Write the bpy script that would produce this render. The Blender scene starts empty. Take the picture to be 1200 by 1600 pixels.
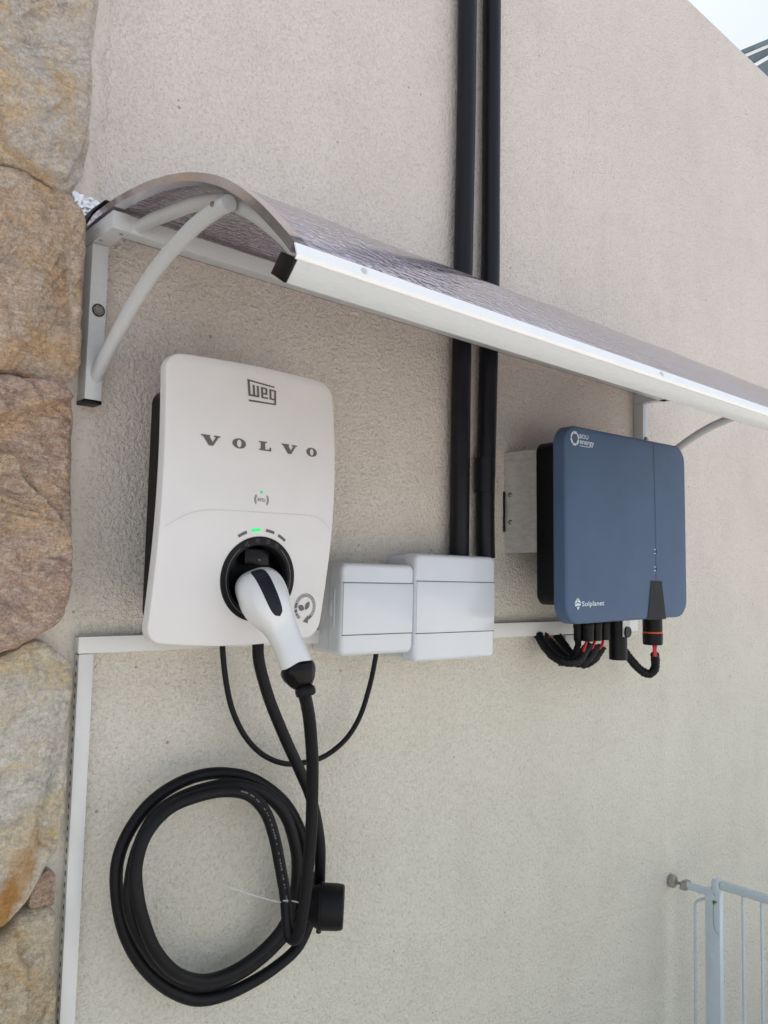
import bpy, bmesh, math, random
from mathutils import Vector, Matrix, noise
from mathutils.geometry import tessellate_polygon
random.seed(7)
PI = math.pi
S = bpy.context.scene
COL = S.collection

# ---------------------------------------------------------------- camera
cam = bpy.data.objects.new('camera', bpy.data.cameras.new('camera'))
COL.objects.link(cam)
yaw, pitch, roll = math.radians(41.4), math.radians(4.53), math.radians(1.355)
fw = Vector((math.sin(yaw)*math.cos(pitch), math.cos(yaw)*math.cos(pitch), math.sin(pitch)))
rt = fw.cross(Vector((0, 0, 1))).normalized()
up = rt.cross(fw)
r2 = rt*math.cos(roll) + up*math.sin(roll)
u2 = up*math.cos(roll) - rt*math.sin(roll)
mw = Matrix.Identity(4)
for i in range(3):
    mw[i][0] = r2[i]; mw[i][1] = u2[i]; mw[i][2] = -fw[i]
mw[0][3], mw[1][3], mw[2][3] = 0.0, -1.2, 1.55
cam.matrix_world = mw
cam.data.sensor_fit = 'VERTICAL'
cam.data.sensor_height = 36
cam.data.lens = 28.8
cam.data.clip_start = 0.02
cam.data.clip_end = 2000
S.camera = cam

# ---------------------------------------------------------------- world, sun, exposure
SUN_EL, SUN_AZ = 62, 40      # azimuth clockwise from +Y: the sun stands behind the wall, which is in open shade
w = bpy.data.worlds.new('World'); S.world = w; w.use_nodes = True
nt = w.node_tree; nt.nodes.clear()
sky = nt.nodes.new('ShaderNodeTexSky'); sky.sky_type = 'NISHITA'; sky.sun_disc = False
sky.sun_elevation = math.radians(SUN_EL); sky.sun_rotation = math.radians(SUN_AZ)
sky.dust_density = 4.0; sky.air_density = 1.0; sky.ozone_density = 1.0
hs = nt.nodes.new('ShaderNodeHueSaturation'); hs.inputs['Saturation'].default_value = 0.35
bg = nt.nodes.new('ShaderNodeBackground'); bg.inputs['Strength'].default_value = 0.11
# thin bright overcast in front of the blue: procedural cloud cover
wtc = nt.nodes.new('ShaderNodeTexCoord'); wn_ = nt.nodes.new('ShaderNodeTexNoise'); wn_.inputs['Scale'].default_value = 1.6; wn_.inputs['Detail'].default_value = 5
wr = nt.nodes.new('ShaderNodeValToRGB'); wr.color_ramp.elements[0].position = .36; wr.color_ramp.elements[0].color = (.62, .62, .62, 1); wr.color_ramp.elements[1].position = .56; wr.color_ramp.elements[1].color = (.97, .97, .97, 1)
wm = nt.nodes.new('ShaderNodeMix'); wm.data_type = 'RGBA'; wm.inputs[7].default_value = (5.35, 6.05, 7.15, 1)
wo = nt.nodes.new('ShaderNodeOutputWorld')
nt.links.new(wtc.outputs['Generated'], wn_.inputs['Vector']); nt.links.new(wn_.outputs['Fac'], wr.inputs[0]); nt.links.new(wr.outputs[0], wm.inputs[0])
nt.links.new(sky.outputs[0], hs.inputs['Color']); nt.links.new(hs.outputs[0], wm.inputs[6]); nt.links.new(wm.outputs[2], bg.inputs[0]); nt.links.new(bg.outputs[0], wo.inputs[0])
sl = bpy.data.lights.new('sun', 'SUN'); sl.energy = 5.0; sl.angle = math.radians(1.5); sl.color = (1, .955, .89)
so = bpy.data.objects.new('sun', sl); COL.objects.link(so)
sd = Vector((math.sin(math.radians(SUN_AZ))*math.cos(math.radians(SUN_EL)), math.cos(math.radians(SUN_AZ))*math.cos(math.radians(SUN_EL)), math.sin(math.radians(SUN_EL))))
so.rotation_euler = sd.to_track_quat('Z', 'Y').to_euler(); so.location = (2, -3, 5)
S.view_settings.view_transform = 'Standard'; S.view_settings.look = 'None'
S.view_settings.gamma = 1; S.view_settings.use_curve_mapping = False
S.view_settings.exposure = 0.46

# ---------------------------------------------------------------- materials
class NM:
    def __init__(s, name):
        s.m = bpy.data.materials.new(name); s.m.use_nodes = True
        s.t = s.m.node_tree; s.t.nodes.clear()
        s.out = s.n('OutputMaterial'); s.b = s.n('BsdfPrincipled')
        s.l(s.b.outputs[0], s.out.inputs[0])
        s.tc = s.n('TexCoord')
    def n(s, k, **kw):
        x = s.t.nodes.new('ShaderNode'+k)
        for a, v in kw.items():
            setattr(x, a, v)
        return x
    def l(s, a, b): s.t.links.new(a, b)
    def noise(s, scale, detail=3, rough=.5, dist=0, vec=None):
        x = s.n('TexNoise'); x.inputs['Scale'].default_value = scale; x.inputs['Detail'].default_value = detail
        x.inputs['Roughness'].default_value = rough; x.inputs['Distortion'].default_value = dist
        s.l(vec or s.tc.outputs['Object'], x.inputs['Vector']); return x.outputs['Fac']
    def ramp(s, f, stops, interp='LINEAR'):
        x = s.n('ValToRGB'); x.color_ramp.interpolation = interp; e = x.color_ramp.elements
        while len(e) < len(stops): e.new(.5)
        for i, (p, c) in enumerate(stops):
            e[i].position = p; e[i].color = (*c, 1) if len(c) == 3 else (c[0],)*3+(1,)
        s.l(f, x.inputs[0]); return x.outputs[0]
    def math(s, op, a, b=None, c=None, clamp=False):
        x = s.n('Math', operation=op); x.use_clamp = clamp
        for i, v in enumerate((a, b, c)):
            if v is None: continue
            if isinstance(v, (int, float)): x.inputs[i].default_value = v
            else: s.l(v, x.inputs[i])
        return x.outputs[0]
    def mix(s, f, a, b, mode='MIX'):
        x = s.n('Mix', data_type='RGBA', blend_type=mode)
        for i, v in ((0, f), (6, a), (7, b)):
            if isinstance(v, (int, float)): x.inputs[i].default_value = v
            elif isinstance(v, tuple): x.inputs[i].default_value = (*v, 1)
            else: s.l(v, x.inputs[i])
        return x.outputs[2]
    def bump(s, h, dist, strength=1, nrm=None):
        x = s.n('Bump'); x.inputs['Distance'].default_value = dist; x.inputs['Strength'].default_value = strength
        s.l(h, x.inputs['Height'])
        if nrm: s.l(nrm, x.inputs['Normal'])
        return x.outputs[0]
    def set(s, **k):
        for a, v in k.items():
            i = s.b.inputs[a.replace('_', ' ')]
            if isinstance(v, (int, float)): i.default_value = v
            elif isinstance(v, tuple): i.default_value = (*v, 1) if len(v) == 3 else v
            else: s.l(v, i)
        return s
    def mapped(s, sc, rot=(0, 0, 0)):
        x = s.n('Mapping'); x.inputs['Scale'].default_value = sc; x.inputs['Rotation'].default_value = rot
        s.l(s.tc.outputs['Object'], x.inputs[0]); return x.outputs[0]

def simple(name, col, rough=.5, metal=0, var=.06, vs=25, bump=0, bs=400, coat=0, spec=.5, rvar=.08):
    q = NM(name)
    f = q.noise(vs, 4, .6)
    d = tuple(c*(1-var*2) for c in col); u = tuple(min(1, c*(1+var)) for c in col)
    c = q.ramp(f, [(.3, d), (.65, u)])
    r = q.math('MULTIPLY_ADD', q.noise(vs*2.3, 3), rvar*2, rough-rvar)
    q.set(Base_Color=c, Roughness=r, Metallic=float(metal), Coat_Weight=float(coat)); q.b.inputs['Specular IOR Level'].default_value = spec
    if bump: q.set(Normal=q.bump(q.noise(bs, 2), bump))
    return q.m

def plaster():
    q = NM('rough_plaster')
    # trowelled / rolled texture: ridged distorted noise
    v = q.tc.outputs['Object']
    a = q.noise(150, 2.2, .5, .35)
    b = q.noise(380, 2, .5, .2)
    rid = q.math('ABSOLUTE', q.math('SUBTRACT', a, .5))
    rid = q.math('SUBTRACT', 1.0, q.math('MULTIPLY', rid, 5.0, clamp=True))
    h = q.math('ADD', q.math('MULTIPLY', a, 1.3), q.math('MULTIPLY', rid, -.08))
    h = q.math('ADD', h, q.math('MULTIPLY', b, .45))
    h = q.math('ADD', h, q.math('MULTIPLY', q.noise(48, 2, .5), .9))
    sx = q.n('SeparateXYZ'); q.l(v, sx.inputs[0])
    edge = q.math('ADD', sx.outputs[0], q.math('MULTIPLY', q.noise(9, 3), .05))
    m = q.n('MapRange', interpolation_type='SMOOTHSTEP'); q.l(edge, m.inputs[0])
    m.inputs[1].default_value = .475; m.inputs[2].default_value = .50; m.inputs[3].default_value = .18; m.inputs[4].default_value = 1
    h = q.math('MULTIPLY', h, m.outputs[0])
    # sparse pits
    vo = q.n('TexVoronoi'); vo.inputs['Scale'].default_value = 26; q.l(v, vo.inputs['Vector'])
    pit = q.math('LESS_THAN', vo.outputs['Distance'], q.math('MULTIPLY', q.math('SUBTRACT', q.noise(40, 2), .42), .35))
    big = q.noise(1.6, 5, .6); mid = q.noise(7, 4, .6)
    c = q.ramp(big, [(.3, (.665, .615, .555)), (.7, (.735, .685, .625))])
    c = q.mix(q.math('MULTIPLY', q.ramp(mid, [(.5, (0,)), (.75, (1,))]), .25), c, (.53, .465, .385))
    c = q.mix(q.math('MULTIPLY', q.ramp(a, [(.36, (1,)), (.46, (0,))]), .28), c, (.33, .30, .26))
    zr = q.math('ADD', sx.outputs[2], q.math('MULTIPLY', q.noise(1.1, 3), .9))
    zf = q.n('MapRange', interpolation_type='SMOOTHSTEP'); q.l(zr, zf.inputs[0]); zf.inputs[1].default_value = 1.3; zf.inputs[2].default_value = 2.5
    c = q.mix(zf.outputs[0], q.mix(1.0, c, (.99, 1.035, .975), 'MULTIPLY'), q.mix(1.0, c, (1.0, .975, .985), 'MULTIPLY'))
    stv = q.noise(1, 5, .65, .3, q.mapped((9, 1, .9)))
    c = q.mix(q.math('MULTIPLY', q.ramp(stv, [(.50, (0,)), (.76, (1,))]), .13), c, (.44, .40, .34))
    spot = q.math('MULTIPLY', q.ramp(q.noise(5.5, 5, .7, .4), [(.66, (0,)), (.76, (1,))]), .35)
    c = q.mix(spot, c, (.36, .31, .22))
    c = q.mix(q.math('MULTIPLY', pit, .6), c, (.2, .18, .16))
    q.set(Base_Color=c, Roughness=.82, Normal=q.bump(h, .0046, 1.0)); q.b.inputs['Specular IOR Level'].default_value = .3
    return q.m

def stone(name, base, second, third, ang, seed, stain=None):
    q = NM(name)
    mp = q.n('Mapping'); mp.inputs['Rotation'].default_value = (0, ang, 0); mp.inputs['Scale'].default_value = (1, 1, 3.2)
    mp.inputs['Location'].default_value = (seed, seed*.7, 0)
    q.l(q.tc.outputs['Object'], mp.inputs[0]); v = mp.outputs[0]
    g = q.n('Mapping'); g.inputs['Location'].default_value = (seed*3, 1, seed); q.l(q.tc.outputs['Object'], g.inputs[0]); o = g.outputs[0]
    c = q.mix(q.ramp(q.noise(9, 5, .65, .6, v), [(.4, (0,)), (.62, (1,))]), base, second)
    c = q.mix(q.ramp(q.noise(7, 6, .72, 1.0, o), [(.46, (0,)), (.60, (1,))]), c, third)
    c = q.mix(q.math('MULTIPLY', q.ramp(q.noise(75, 6, .85, .4, v), [(.5, (0,)), (.58, (1,))]), .6), c, (.82, .76, .68))
    c = q.mix(q.math('MULTIPLY', q.ramp(q.noise(38, 6, .8, .5, o), [(.52, (0,)), (.62, (1,))]), .6), c, tuple(x*.5 for x in base))
    c = q.mix(q.math('MULTIPLY', q.ramp(q.noise(95, 5, .8, .3, v), [(.58, (0,)), (.66, (1,))]), .7), c, tuple(x*.75 for x in third))
    c = q.mix(q.math('MULTIPLY', q.ramp(q.noise(150, 4, .8, 0, o), [(.42, (1,)), (.55, (0,))]), .45), c, tuple(x*.5 for x in base))
    gr = q.noise(330, 3, .7, 0, o)
    c = q.mix(q.math('MULTIPLY', q.ramp(gr, [(.50, (0,)), (.60, (1,))]), .2), c, (.86, .80, .72))
    c = q.mix(q.math('MULTIPLY', q.ramp(gr, [(.38, (1,)), (.46, (0,))]), .28), c, tuple(x*.5 for x in base))
    if stain:
        px_, pz_ = 0.3752, 1.1152
        sx = q.n('SeparateXYZ'); q.l(q.tc.outputs['Object'], sx.inputs[0])
        dx = q.math('SUBTRACT', sx.outputs[0], px_); dz = q.math('SUBTRACT', sx.outputs[2], pz_)
        a1 = q.math('MULTIPLY', q.math('ADD', q.math('MULTIPLY', dx, .86), q.math('MULTIPLY', dz, -.5)), 36.0)
        b1_ = q.math('MULTIPLY', q.math('ADD', q.math('MULTIPLY', dx, .5), q.math('MULTIPLY', dz, .86)), 11.0)
        rr = q.math('SQRT', q.math('ADD', q.math('MULTIPLY', a1, a1), q.math('MULTIPLY', b1_, b1_)))
        rr = q.math('ADD', rr, q.math('MULTIPLY', q.math('SUBTRACT', q.noise(30, 5, .7), .5), 1.6))
        c = q.mix(q.math('MULTIPLY', q.ramp(rr, [(.35, (1,)), (1.0, (0,))]), .9), c, stain)
    vv = q.n('TexVoronoi'); vv.inputs['Scale'].default_value = 55; vv.inputs['Randomness'].default_value = 1; q.l(v, vv.inputs['Vector'])
    h = q.math('ADD', q.math('MULTIPLY', q.noise(38, 6, .72, .2, v), .8), q.math('MULTIPLY', q.noise(260, 4, .75, 0, o), .38))
    h = q.math('ADD', h, q.math('MULTIPLY', vv.outputs['Distance'], -.25))
    q.set(Base_Color=c, Roughness=.72, Normal=q.bump(h, .010, 1.0)); q.b.inputs['Specular IOR Level'].default_value = .35
    return q.m

def painted_metal():
    q = NM('white_painted_aluminium')
    st = q.noise(30, 4, .6, 0, q.mapped((2, 14, 14)))
    c = q.ramp(st, [(.3, (.53, .55, .565)), (.7, (.58, .60, .615))])
    c = q.mix(q.math('MULTIPLY', q.ramp(q.noise(55, 5, .7), [(.66, (0,)), (.72, (1,))]), .3), c, (.45, .43, .40))
    q.set(Base_Color=c, Roughness=q.math('MULTIPLY_ADD', q.noise(70, 3), .2, .22), Coat_Weight=.2, Normal=q.bump(q.noise(120, 3), .0003))
    return q.m

def bare_alu():
    q = NM('polished_aluminium_trim')
    st = q.noise(40, 4, .6, 0, q.mapped((1, 10, 10)))
    q.set(Base_Color=q.ramp(st, [(.3, (.64, .61, .66)), (.7, (.78, .75, .80))]), Metallic=1.0, Roughness=q.math('MULTIPLY_ADD', q.noise(60, 3), .12, .06))
    return q.m

def steel():
    q = NM('galvanised_steel')
    st = q.noise(30, 5, .7, 0, q.mapped((1, 1, 3)))
    c = q.ramp(st, [(.3, (.52, .515, .495)), (.7, (.70, .695, .67))])
    q.set(Base_Color=c, Metallic=.45, Roughness=q.math('MULTIPLY_ADD', q.noise(20, 4), .25, .3), Normal=q.bump(q.noise(14, 2), .002))
    return q.m

def foil():
    q = NM('crumpled_foil')
    q.set(Base_Color=(.85, .85, .87), Metallic=1.0, Roughness=.42)
    return q.m

def polycarb():
    q = NM('smoked_polycarbonate')
    uv = q.n('Mapping'); uv.inputs['Scale'].default_value = (1, 1, 1); q.l(q.tc.outputs['UV'], uv.inputs[0])
    sx = q.n('SeparateXYZ'); q.l(uv.outputs[0], sx.inputs[0])
    rib = q.math('SINE', q.math('MULTIPLY', sx.outputs[1], 2*PI/.0105))
    ribc = q.math('MULTIPLY_ADD', rib, .5, .5)
    pb = q.n('TexNoise'); pb.inputs['Scale'].default_value = 105; pb.inputs['Detail'].default_value = 1
    pm = q.n('Mapping'); pm.inputs['Scale'].default_value = (.8, 1, 1); q.l(q.tc.outputs['UV'], pm.inputs[0]); q.l(pm.outputs[0], pb.inputs[0])
    wav = q.noise(3.2, 2)
    h = q.math('ADD', q.math('MULTIPLY', ribc, 1.2), q.math('MULTIPLY', pb.outputs['Fac'], 24.0))
    h = q.math('ADD', h, q.math('MULTIPLY', wav, 150.0))
    nm = q.bump(h, .0005, 1.0)
    col = q.mix(ribc, (.66, .61, .72), (.86, .80, .92))
    q.set(Base_Color=col, Roughness=.10, Normal=nm, Coat_Weight=1.0, Coat_Roughness=.08, Metallic=.9); q.b.inputs['Specular IOR Level'].default_value = 1.0
    tr = q.n('BsdfTranslucent'); q.l(q.mix(ribc, (.20, .13, .11), (.62, .48, .43)), tr.inputs[0])
    tp = q.n('BsdfTransparent'); tp.inputs[0].default_value = (.5, .44, .42, 1)
    m1 = q.n('MixShader'); m1.inputs[0].default_value = .2; q.l(q.b.outputs[0], m1.inputs[1]); q.l(tr.outputs[0], m1.inputs[2])
    m2 = q.n('MixShader'); m2.inputs[0].default_value = .10; q.l(m1.outputs[0], m2.inputs[1]); q.l(tp.outputs[0], m2.inputs[2])
    q.l(m2.outputs[0], q.out.inputs[0])
    return q.m

def conduit_mat():
    q = NM('black_pvc_conduit')
    st = q.noise(14, 5, .7, 0, q.mapped((5, 5, .35)))
    c = q.ramp(st, [(.35, (.006, .006, .009)), (.8, (.014, .014, .019))])
    q.set(Base_Color=c, Roughness=q.math('MULTIPLY_ADD', st, .3, .25), Normal=q.bump(q.noise(6, 3), .004)); q.b.inputs['Specular IOR Level'].default_value = .25
    return q.m

def emit(name, col, s):
    q = NM(name); q.set(Base_Color=(.02, .1, .05), Emission_Color=col, Emission_Strength=s); return q.m

M = dict(
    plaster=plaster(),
    paint=painted_metal(), bright=simple('sky_highlight_flashing', (.86, .87, .88), .22, 0, .01, 30, .0001, 200, .3), zinc=simple('zinc_plated_bolt', (.30, .29, .27), .35, .8, .15, 200), alu=bare_alu(), steel=steel(), foil=foil(), sheet=polycarb(), conduit=conduit_mat(),
    charger=simple('warm_white_satin_plastic', (.70, .685, .68), .38, 0, .012, 14, .00006, 900, .1),
    box=simple('cool_white_glossy_plastic', (.66, .695, .74), .24, 0, .015, 10, .00005, 700, .3),
    conn=simple('white_connector_plastic', (.72, .735, .74), .27, 0, .005, 12, 0, 900, .25, .5, .01),
    duct=simple('white_duct_pvc', (.70, .70, .68), .4, 0, .03, 12, .0001, 90),
    rubber=simple('black_rubber', (.0055, .0058, .0075), .48, 0, .15, 60, .00015, 600, 0, .22),
    bplastic=simple('black_plastic', (.006, .006, .007), .42, 0, .1, 40, .0001, 500, 0, .2),
    bgloss=simple('black_gloss_plastic', (.004, .004, .005), .25, 0, .05, 40, 0, 1, 0, .2),
    bgrey=simple('charcoal_button_rubber', (.012, .012, .02), .55, 0, .08, 90, .0002, 900, 0, .25),
    blue=simple('slate_blue_satin_plastic', (.064, .108, .192), .48, 0, .03, 9, .00008, 1400, 0, .28),
    trap=simple('dark_display_plastic', (.008, .010, .012), .5, 0, .05, 40, 0, 1, 0, .2),
    groove=simple('groove_shadow_line', (.03, .05, .09), .6, 0, .02),
    seam=simple('seam_grey', (.56, .545, .545), .6, 0, .02),
    gap=simple('joint_gap_dark', (.09, .10, .11), .7, 0, .02),
    pgrey=simple('grey_print', (.115, .11, .112), .5, 0, .03),
    pgrey2=simple('light_grey_print', (.30, .30, .295), .5, 0, .03),
    pdim=simple('dim_grey_print', (.035, .035, .037), .5, 0, .03),
    pwhite=simple('white_print', (.62, .70, .78), .5, 0, .03),
    led=emit('green_led', (0.0, .75, .15), .85), ledc=simple('unlit_indicator', (.10, .10, .105), .3, 0, .05),
    led2=emit('small_green_led', (.0, .55, .22), .8),
    red=simple('red_wire', (.55, .012, .02), .4, 0, .05), orange=simple('orange_seal', (.62, .10, .02), .45, 0, .05),
    tie=simple('milky_nylon', (.50, .52, .52), .45, 0, .03),
    label=simple('silver_label', (.55, .56, .56), .35, .2, .06, 60),
    gate=simple('pale_blue_grey_enamel', (.50, .585, .635), .25, 0, .03, 20, 0, 1, .3),
    footr=simple('worn_grey_rubber', (.30, .285, .25), .7, 0, .15, 120, .0004, 300),
    leaf=simple('green_leaf', (.03, .16, .03), .5, 0, .2, 200), rust=simple('rust_spot', (.30, .10, .03), .8, 0, .2, 200),
    mortar=simple('grey_mortar', (.17, .155, .135), .9, 0, .12, 30, .002, 90),
    concrete=simple('concrete_paving', (.56, .525, .475), .85, 0, .12, 3, .001, 60),
    slate=simple('dark_slate_cladding', (.12, .165, .185), .6, 0, .12, 1.2, .01, 8),
    wtrim=simple('white_trim_paint', (.8, .8, .82), .4, 0, .02),
    clampm=simple('dark_clip', (.02,.02,.02), .5),
    tape=simple('black_bitumen_tape', (.012, .011, .012), .5, 0, .1, 60, .0008, 160),
    stA=stone('stone_grey_ochre', (.68, .60, .53), (.76, .68, .60), (.74, .50, .24), .3, 1.3),
    stB=stone('stone_tan', (.60, .445, .33), (.74, .59, .46), (.72, .46, .24), -.5, 5.1),
    stC=stone('stone_pink', (.50, .32, .245), (.64, .46, .375), (.70, .48, .28), -.3, 9.7),
    stD=stone('stone_cream', (.78, .73, .63), (.86, .82, .73), (.80, .63, .36), 1.2, 14.2, (.50, .24, .05)),
    stE=stone('stone_sand', (.66, .55, .37), (.76, .67, .49), (.68, .46, .21), .9, 21.4),
)

# ---------------------------------------------------------------- helpers
def mesh(name, vs, fs, m=None, parent=None, smooth=False, auto=None):
    me = bpy.data.meshes.new(name); me.from_pydata([tuple(v) for v in vs], [], fs); me.update()
    bm = bmesh.new(); bm.from_mesh(me); bmesh.ops.recalc_face_normals(bm, faces=bm.faces); bm.to_mesh(me); bm.free()
    o = bpy.data.objects.new(name, me); COL.objects.link(o)
    if m: me.materials.append(m)
    if parent: o.parent = parent
    if smooth or auto:
        me.polygons.foreach_set('use_smooth', [True]*len(me.polygons))
        if auto: me.set_sharp_from_angle(angle=math.radians(auto))
    return o
def frombm(name, bm, m, parent=None, auto=35):
    bmesh.ops.recalc_face_normals(bm, faces=bm.faces)
    me = bpy.data.meshes.new(name); bm.to_mesh(me); bm.free()
    o = bpy.data.objects.new(name, me); COL.objects.link(o); me.materials.append(m)
    if parent: o.parent = parent
    me.polygons.foreach_set('use_smooth', [True]*len(me.polygons)); me.set_sharp_from_angle(angle=math.radians(auto))
    return o
def addbox(bm, x0, x1, y0, y1, z0, z1, bev=0, seg=2):
    r = bmesh.ops.create_cube(bm, size=1)
    vs = r['verts']
    bmesh.ops.scale(bm, vec=(x1-x0, y1-y0, z1-z0), verts=vs)
    bmesh.ops.translate(bm, vec=((x0+x1)/2, (y0+y1)/2, (z0+z1)/2), verts=vs)
    if bev:
        es = list({e for v in vs for e in v.link_edges})
        bmesh.ops.bevel(bm, geom=es, offset=bev, segments=seg, profile=.5, affect='EDGES')
def box(name, x0, x1, y0, y1, z0, z1, m, parent=None, bev=.001, seg=2):
    bm = bmesh.new(); addbox(bm, x0, x1, y0, y1, z0, z1, bev, seg); return frombm(name, bm, m, parent)
def catmull(pts, n=8, closed=False):
    P = [Vector(p) for p in pts]; out = []
    N = len(P)
    for i in range(N if closed else N-1):
        a, b, c, d = (P[(i-1) % N] if closed or i > 0 else 2*P[0]-P[1]), P[i], P[(i+1) % N], (P[(i+2) % N] if closed or i+2 < N else 2*P[-1]-P[-2])
        for k in range(n):
            t = k/n
            out.append(.5*((2*b)+(c-a)*t+(2*a-5*b+4*c-d)*t*t+(3*b-a-3*c+d)*t**3))
    if not closed: out.append(P[-1])
    return out
def tube_data(path, rad, seg=16, caps=True, rfun=None):
    P = [Vector(p) for p in path]; n = len(P); vs = []; fs = []
    t = (P[1]-P[0]).normalized(); nr = t.orthogonal().normalized()
    for i in range(n):
        t2 = ((P[i+1]-P[i]) if i == 0 else (P[i]-P[i-1]) if i == n-1 else (P[i+1]-P[i-1])).normalized()
        nr = (nr - t2*nr.dot(t2)).normalized(); bn = t2.cross(nr)
        r = rad[i] if isinstance(rad, (list, tuple)) else rad
        for k in range(seg):
            a = 2*PI*k/seg
            rr = r*(rfun(i, a) if rfun else 1)
            vs.append(P[i]+nr*math.cos(a)*rr+bn*math.sin(a)*rr)
    for i in range(n-1):
        for k in range(seg):
            k2 = (k+1) % seg
            fs.append((i*seg+k, i*seg+k2, (i+1)*seg+k2, (i+1)*seg+k))
    if caps: fs += [tuple(range(seg)), tuple(range((n-1)*seg, n*seg))]
    return vs, fs
def merge(*ds):
    V = []; F = []
    for v, f in ds:
        o = len(V); V += list(v); F += [tuple(i+o for i in q) for q in f]
    return V, F
def tube(name, path, rad, m, parent=None, seg=16, rfun=None):
    v, f = tube_data(path, rad, seg, True, rfun); return mesh(name, v, f, m, parent, auto=50)
def empty(name, loc, label, cat, group=None):
    o = bpy.data.objects.new(name, None); COL.objects.link(o); o.location = loc; o.empty_display_size = .05
    tag(o, label, cat, group); return o
def tag(o, label, cat, group=None):
    o['label'] = label; o['category'] = cat
    if group: o['group'] = group
    return o
def struct(o): o['kind'] = 'structure'; return o
def settle(root):
    # children were built in world coordinates: give them the thing's own frame
    off = root.matrix_basis.inverted()
    for c in root.children: c.matrix_parent_inverse = off
def outline_resample(pts, n, closed=True):
    P = [Vector(p) for p in pts]; P2 = P+[P[0]]
    L = [0]
    for a, b in zip(P2, P2[1:]): L.append(L[-1]+(b-a).length)
    out = []; j = 0
    for i in range(n):
        s = L[-1]*i/n
        while L[j+1] < s: j += 1
        f = (s-L[j])/max(1e-9, L[j+1]-L[j]); out.append(P2[j].lerp(P2[j+1], f))
    return out
def roundpoly(pts, radii, n=8):
    out = []; N = len(pts)
    for i, p in enumerate(pts):
        p = Vector(p); a = Vector(pts[i-1]); b = Vector(pts[(i+1) % N]); r = radii[i] if isinstance(radii, (list, tuple)) else radii
        p0 = p+(a-p).normalized()*r; p1 = p+(b-p).normalized()*r
        for k in range(n+1):
            t = k/n
            # circular-ish corner through a rational quadratic
            wq = .7071; den = (1-t)**2+2*wq*t*(1-t)+t*t
            out.append(((1-t)**2*p0+2*wq*t*(1-t)*p+t*t*p1)/den)
    return out
def rrect(w, h, r, n=8, cx=0, cz=0):
    return roundpoly([(cx-w/2, cz-h/2), (cx+w/2, cz-h/2), (cx+w/2, cz+h/2), (cx-w/2, cz+h/2)], r, n)
def inset(pts, d):
    N = len(pts); out = []
    for i in range(N):
        t = (pts[(i+1) % N]-pts[i-1]).normalized(); out.append(pts[i]+Vector((-t.y, t.x))*d)   # CCW outline: inward normal
    return out
def loft(name, out, rings, m, parent=None, capF=True, capB=True, yfun=None, auto=40):
    """outline (x,z) CCW; rings = [(inset, y)]; caps closed with n-gons"""
    vs = []; fs = []; n = len(out)
    for d, y in rings:
        for p in inset(out, d): vs.append((p.x, y+(yfun(p.x, p.y) if yfun else 0), p.y))
    for i in range(len(rings)-1):
        for k in range(n):
            k2 = (k+1) % n; fs.append((i*n+k, i*n+k2, (i+1)*n+k2, (i+1)*n+k))
    if capB: fs.append(tuple(range(n)))
    if capF: fs.append(tuple(range((len(rings)-1)*n, len(rings)*n)))
    return mesh(name, vs, fs, m, parent, auto=auto)
def decal_data(polys, place, sub=0):
    """polys: list of (list of (u,v)) filled polygons -> vertices through place(u,v)"""
    V = []; F = []
    for p in polys:
        o = len(V); tris = tessellate_polygon([[Vector((a, b, 0)) for a, b in p]])
        V += [place(a, b) for a, b in p]; F += [tuple(i+o for i in t) for t in tris]
    return V, F
def ringpoly(cx, cz, r0, r1, a0=0, a1=360, n=48, sx=1):
    o = [(cx+sx*r1*math.cos(math.radians(a0+(a1-a0)*i/n)), cz+r1*math.sin(math.radians(a0+(a1-a0)*i/n))) for i in range(n+1)]
    q = [(cx+sx*r0*math.cos(math.radians(a0+(a1-a0)*i/n)), cz+r0*math.sin(math.radians(a0+(a1-a0)*i/n))) for i in range(n+1)]
    return [[o[i], o[i+1], q[i+1], q[i]] for i in range(n)]
def rect(x0, z0, x1, z1): return [(x0, z0), (x1, z0), (x1, z1), (x0, z1)]
def thick_line(pts, w):
    out = []
    for a, b in zip(pts, pts[1:]):
        a = Vector(a); b = Vector(b); t = (b-a).normalized(); n = Vector((-t.y, t.x))*w/2; e = t*w*.15
        out.append([tuple(a-n-e), tuple(b-n+e), tuple(b+n+e), tuple(a+n-e)])
    return out
def text_data(s, place, size=1.0, sx=1.0, bold=0):
    cu = bpy.data.curves.new('txt', 'FONT'); cu.body = s; cu.size = 1; cu.resolution_u = 3; cu.offset = bold
    o = bpy.data.objects.new('txt', cu); COL.objects.link(o)
    bpy.context.view_layer.update()
    me = bpy.data.meshes.new_from_object(o.evaluated_get(bpy.context.evaluated_depsgraph_get()))
    V = [place(v.co.x*size*sx, v.co.y*size) for v in me.vertices]; F = [tuple(p.vertices) for p in me.polygons]
    bpy.data.objects.remove(o); bpy.data.curves.remove(cu); bpy.data.meshes.remove(me)
    return V, F
def lathe(name, prof, origin, axis, m, parent=None, seg=40, rf=None):
    ax = Vector(axis).normalized(); n = ax.orthogonal().normalized(); b = ax.cross(n); vs = []; fs = []
    for (d, r) in prof:
        for k in range(seg):
            a = 2*PI*k/seg; rr = r*(rf(a, d) if rf else 1)
            vs.append(Vector(origin)+ax*d+n*math.cos(a)*rr+b*math.sin(a)*rr)
    for i in range(len(prof)-1):
        for k in range(seg):
            k2 = (k+1) % seg; fs.append((i*seg+k, i*seg+k2, (i+1)*seg+k2, (i+1)*seg+k))
    fs += [tuple(range(seg)), tuple(range((len(prof)-1)*seg, len(prof)*seg))]
    return mesh(name, vs, fs, m, parent, auto=35)

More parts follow.
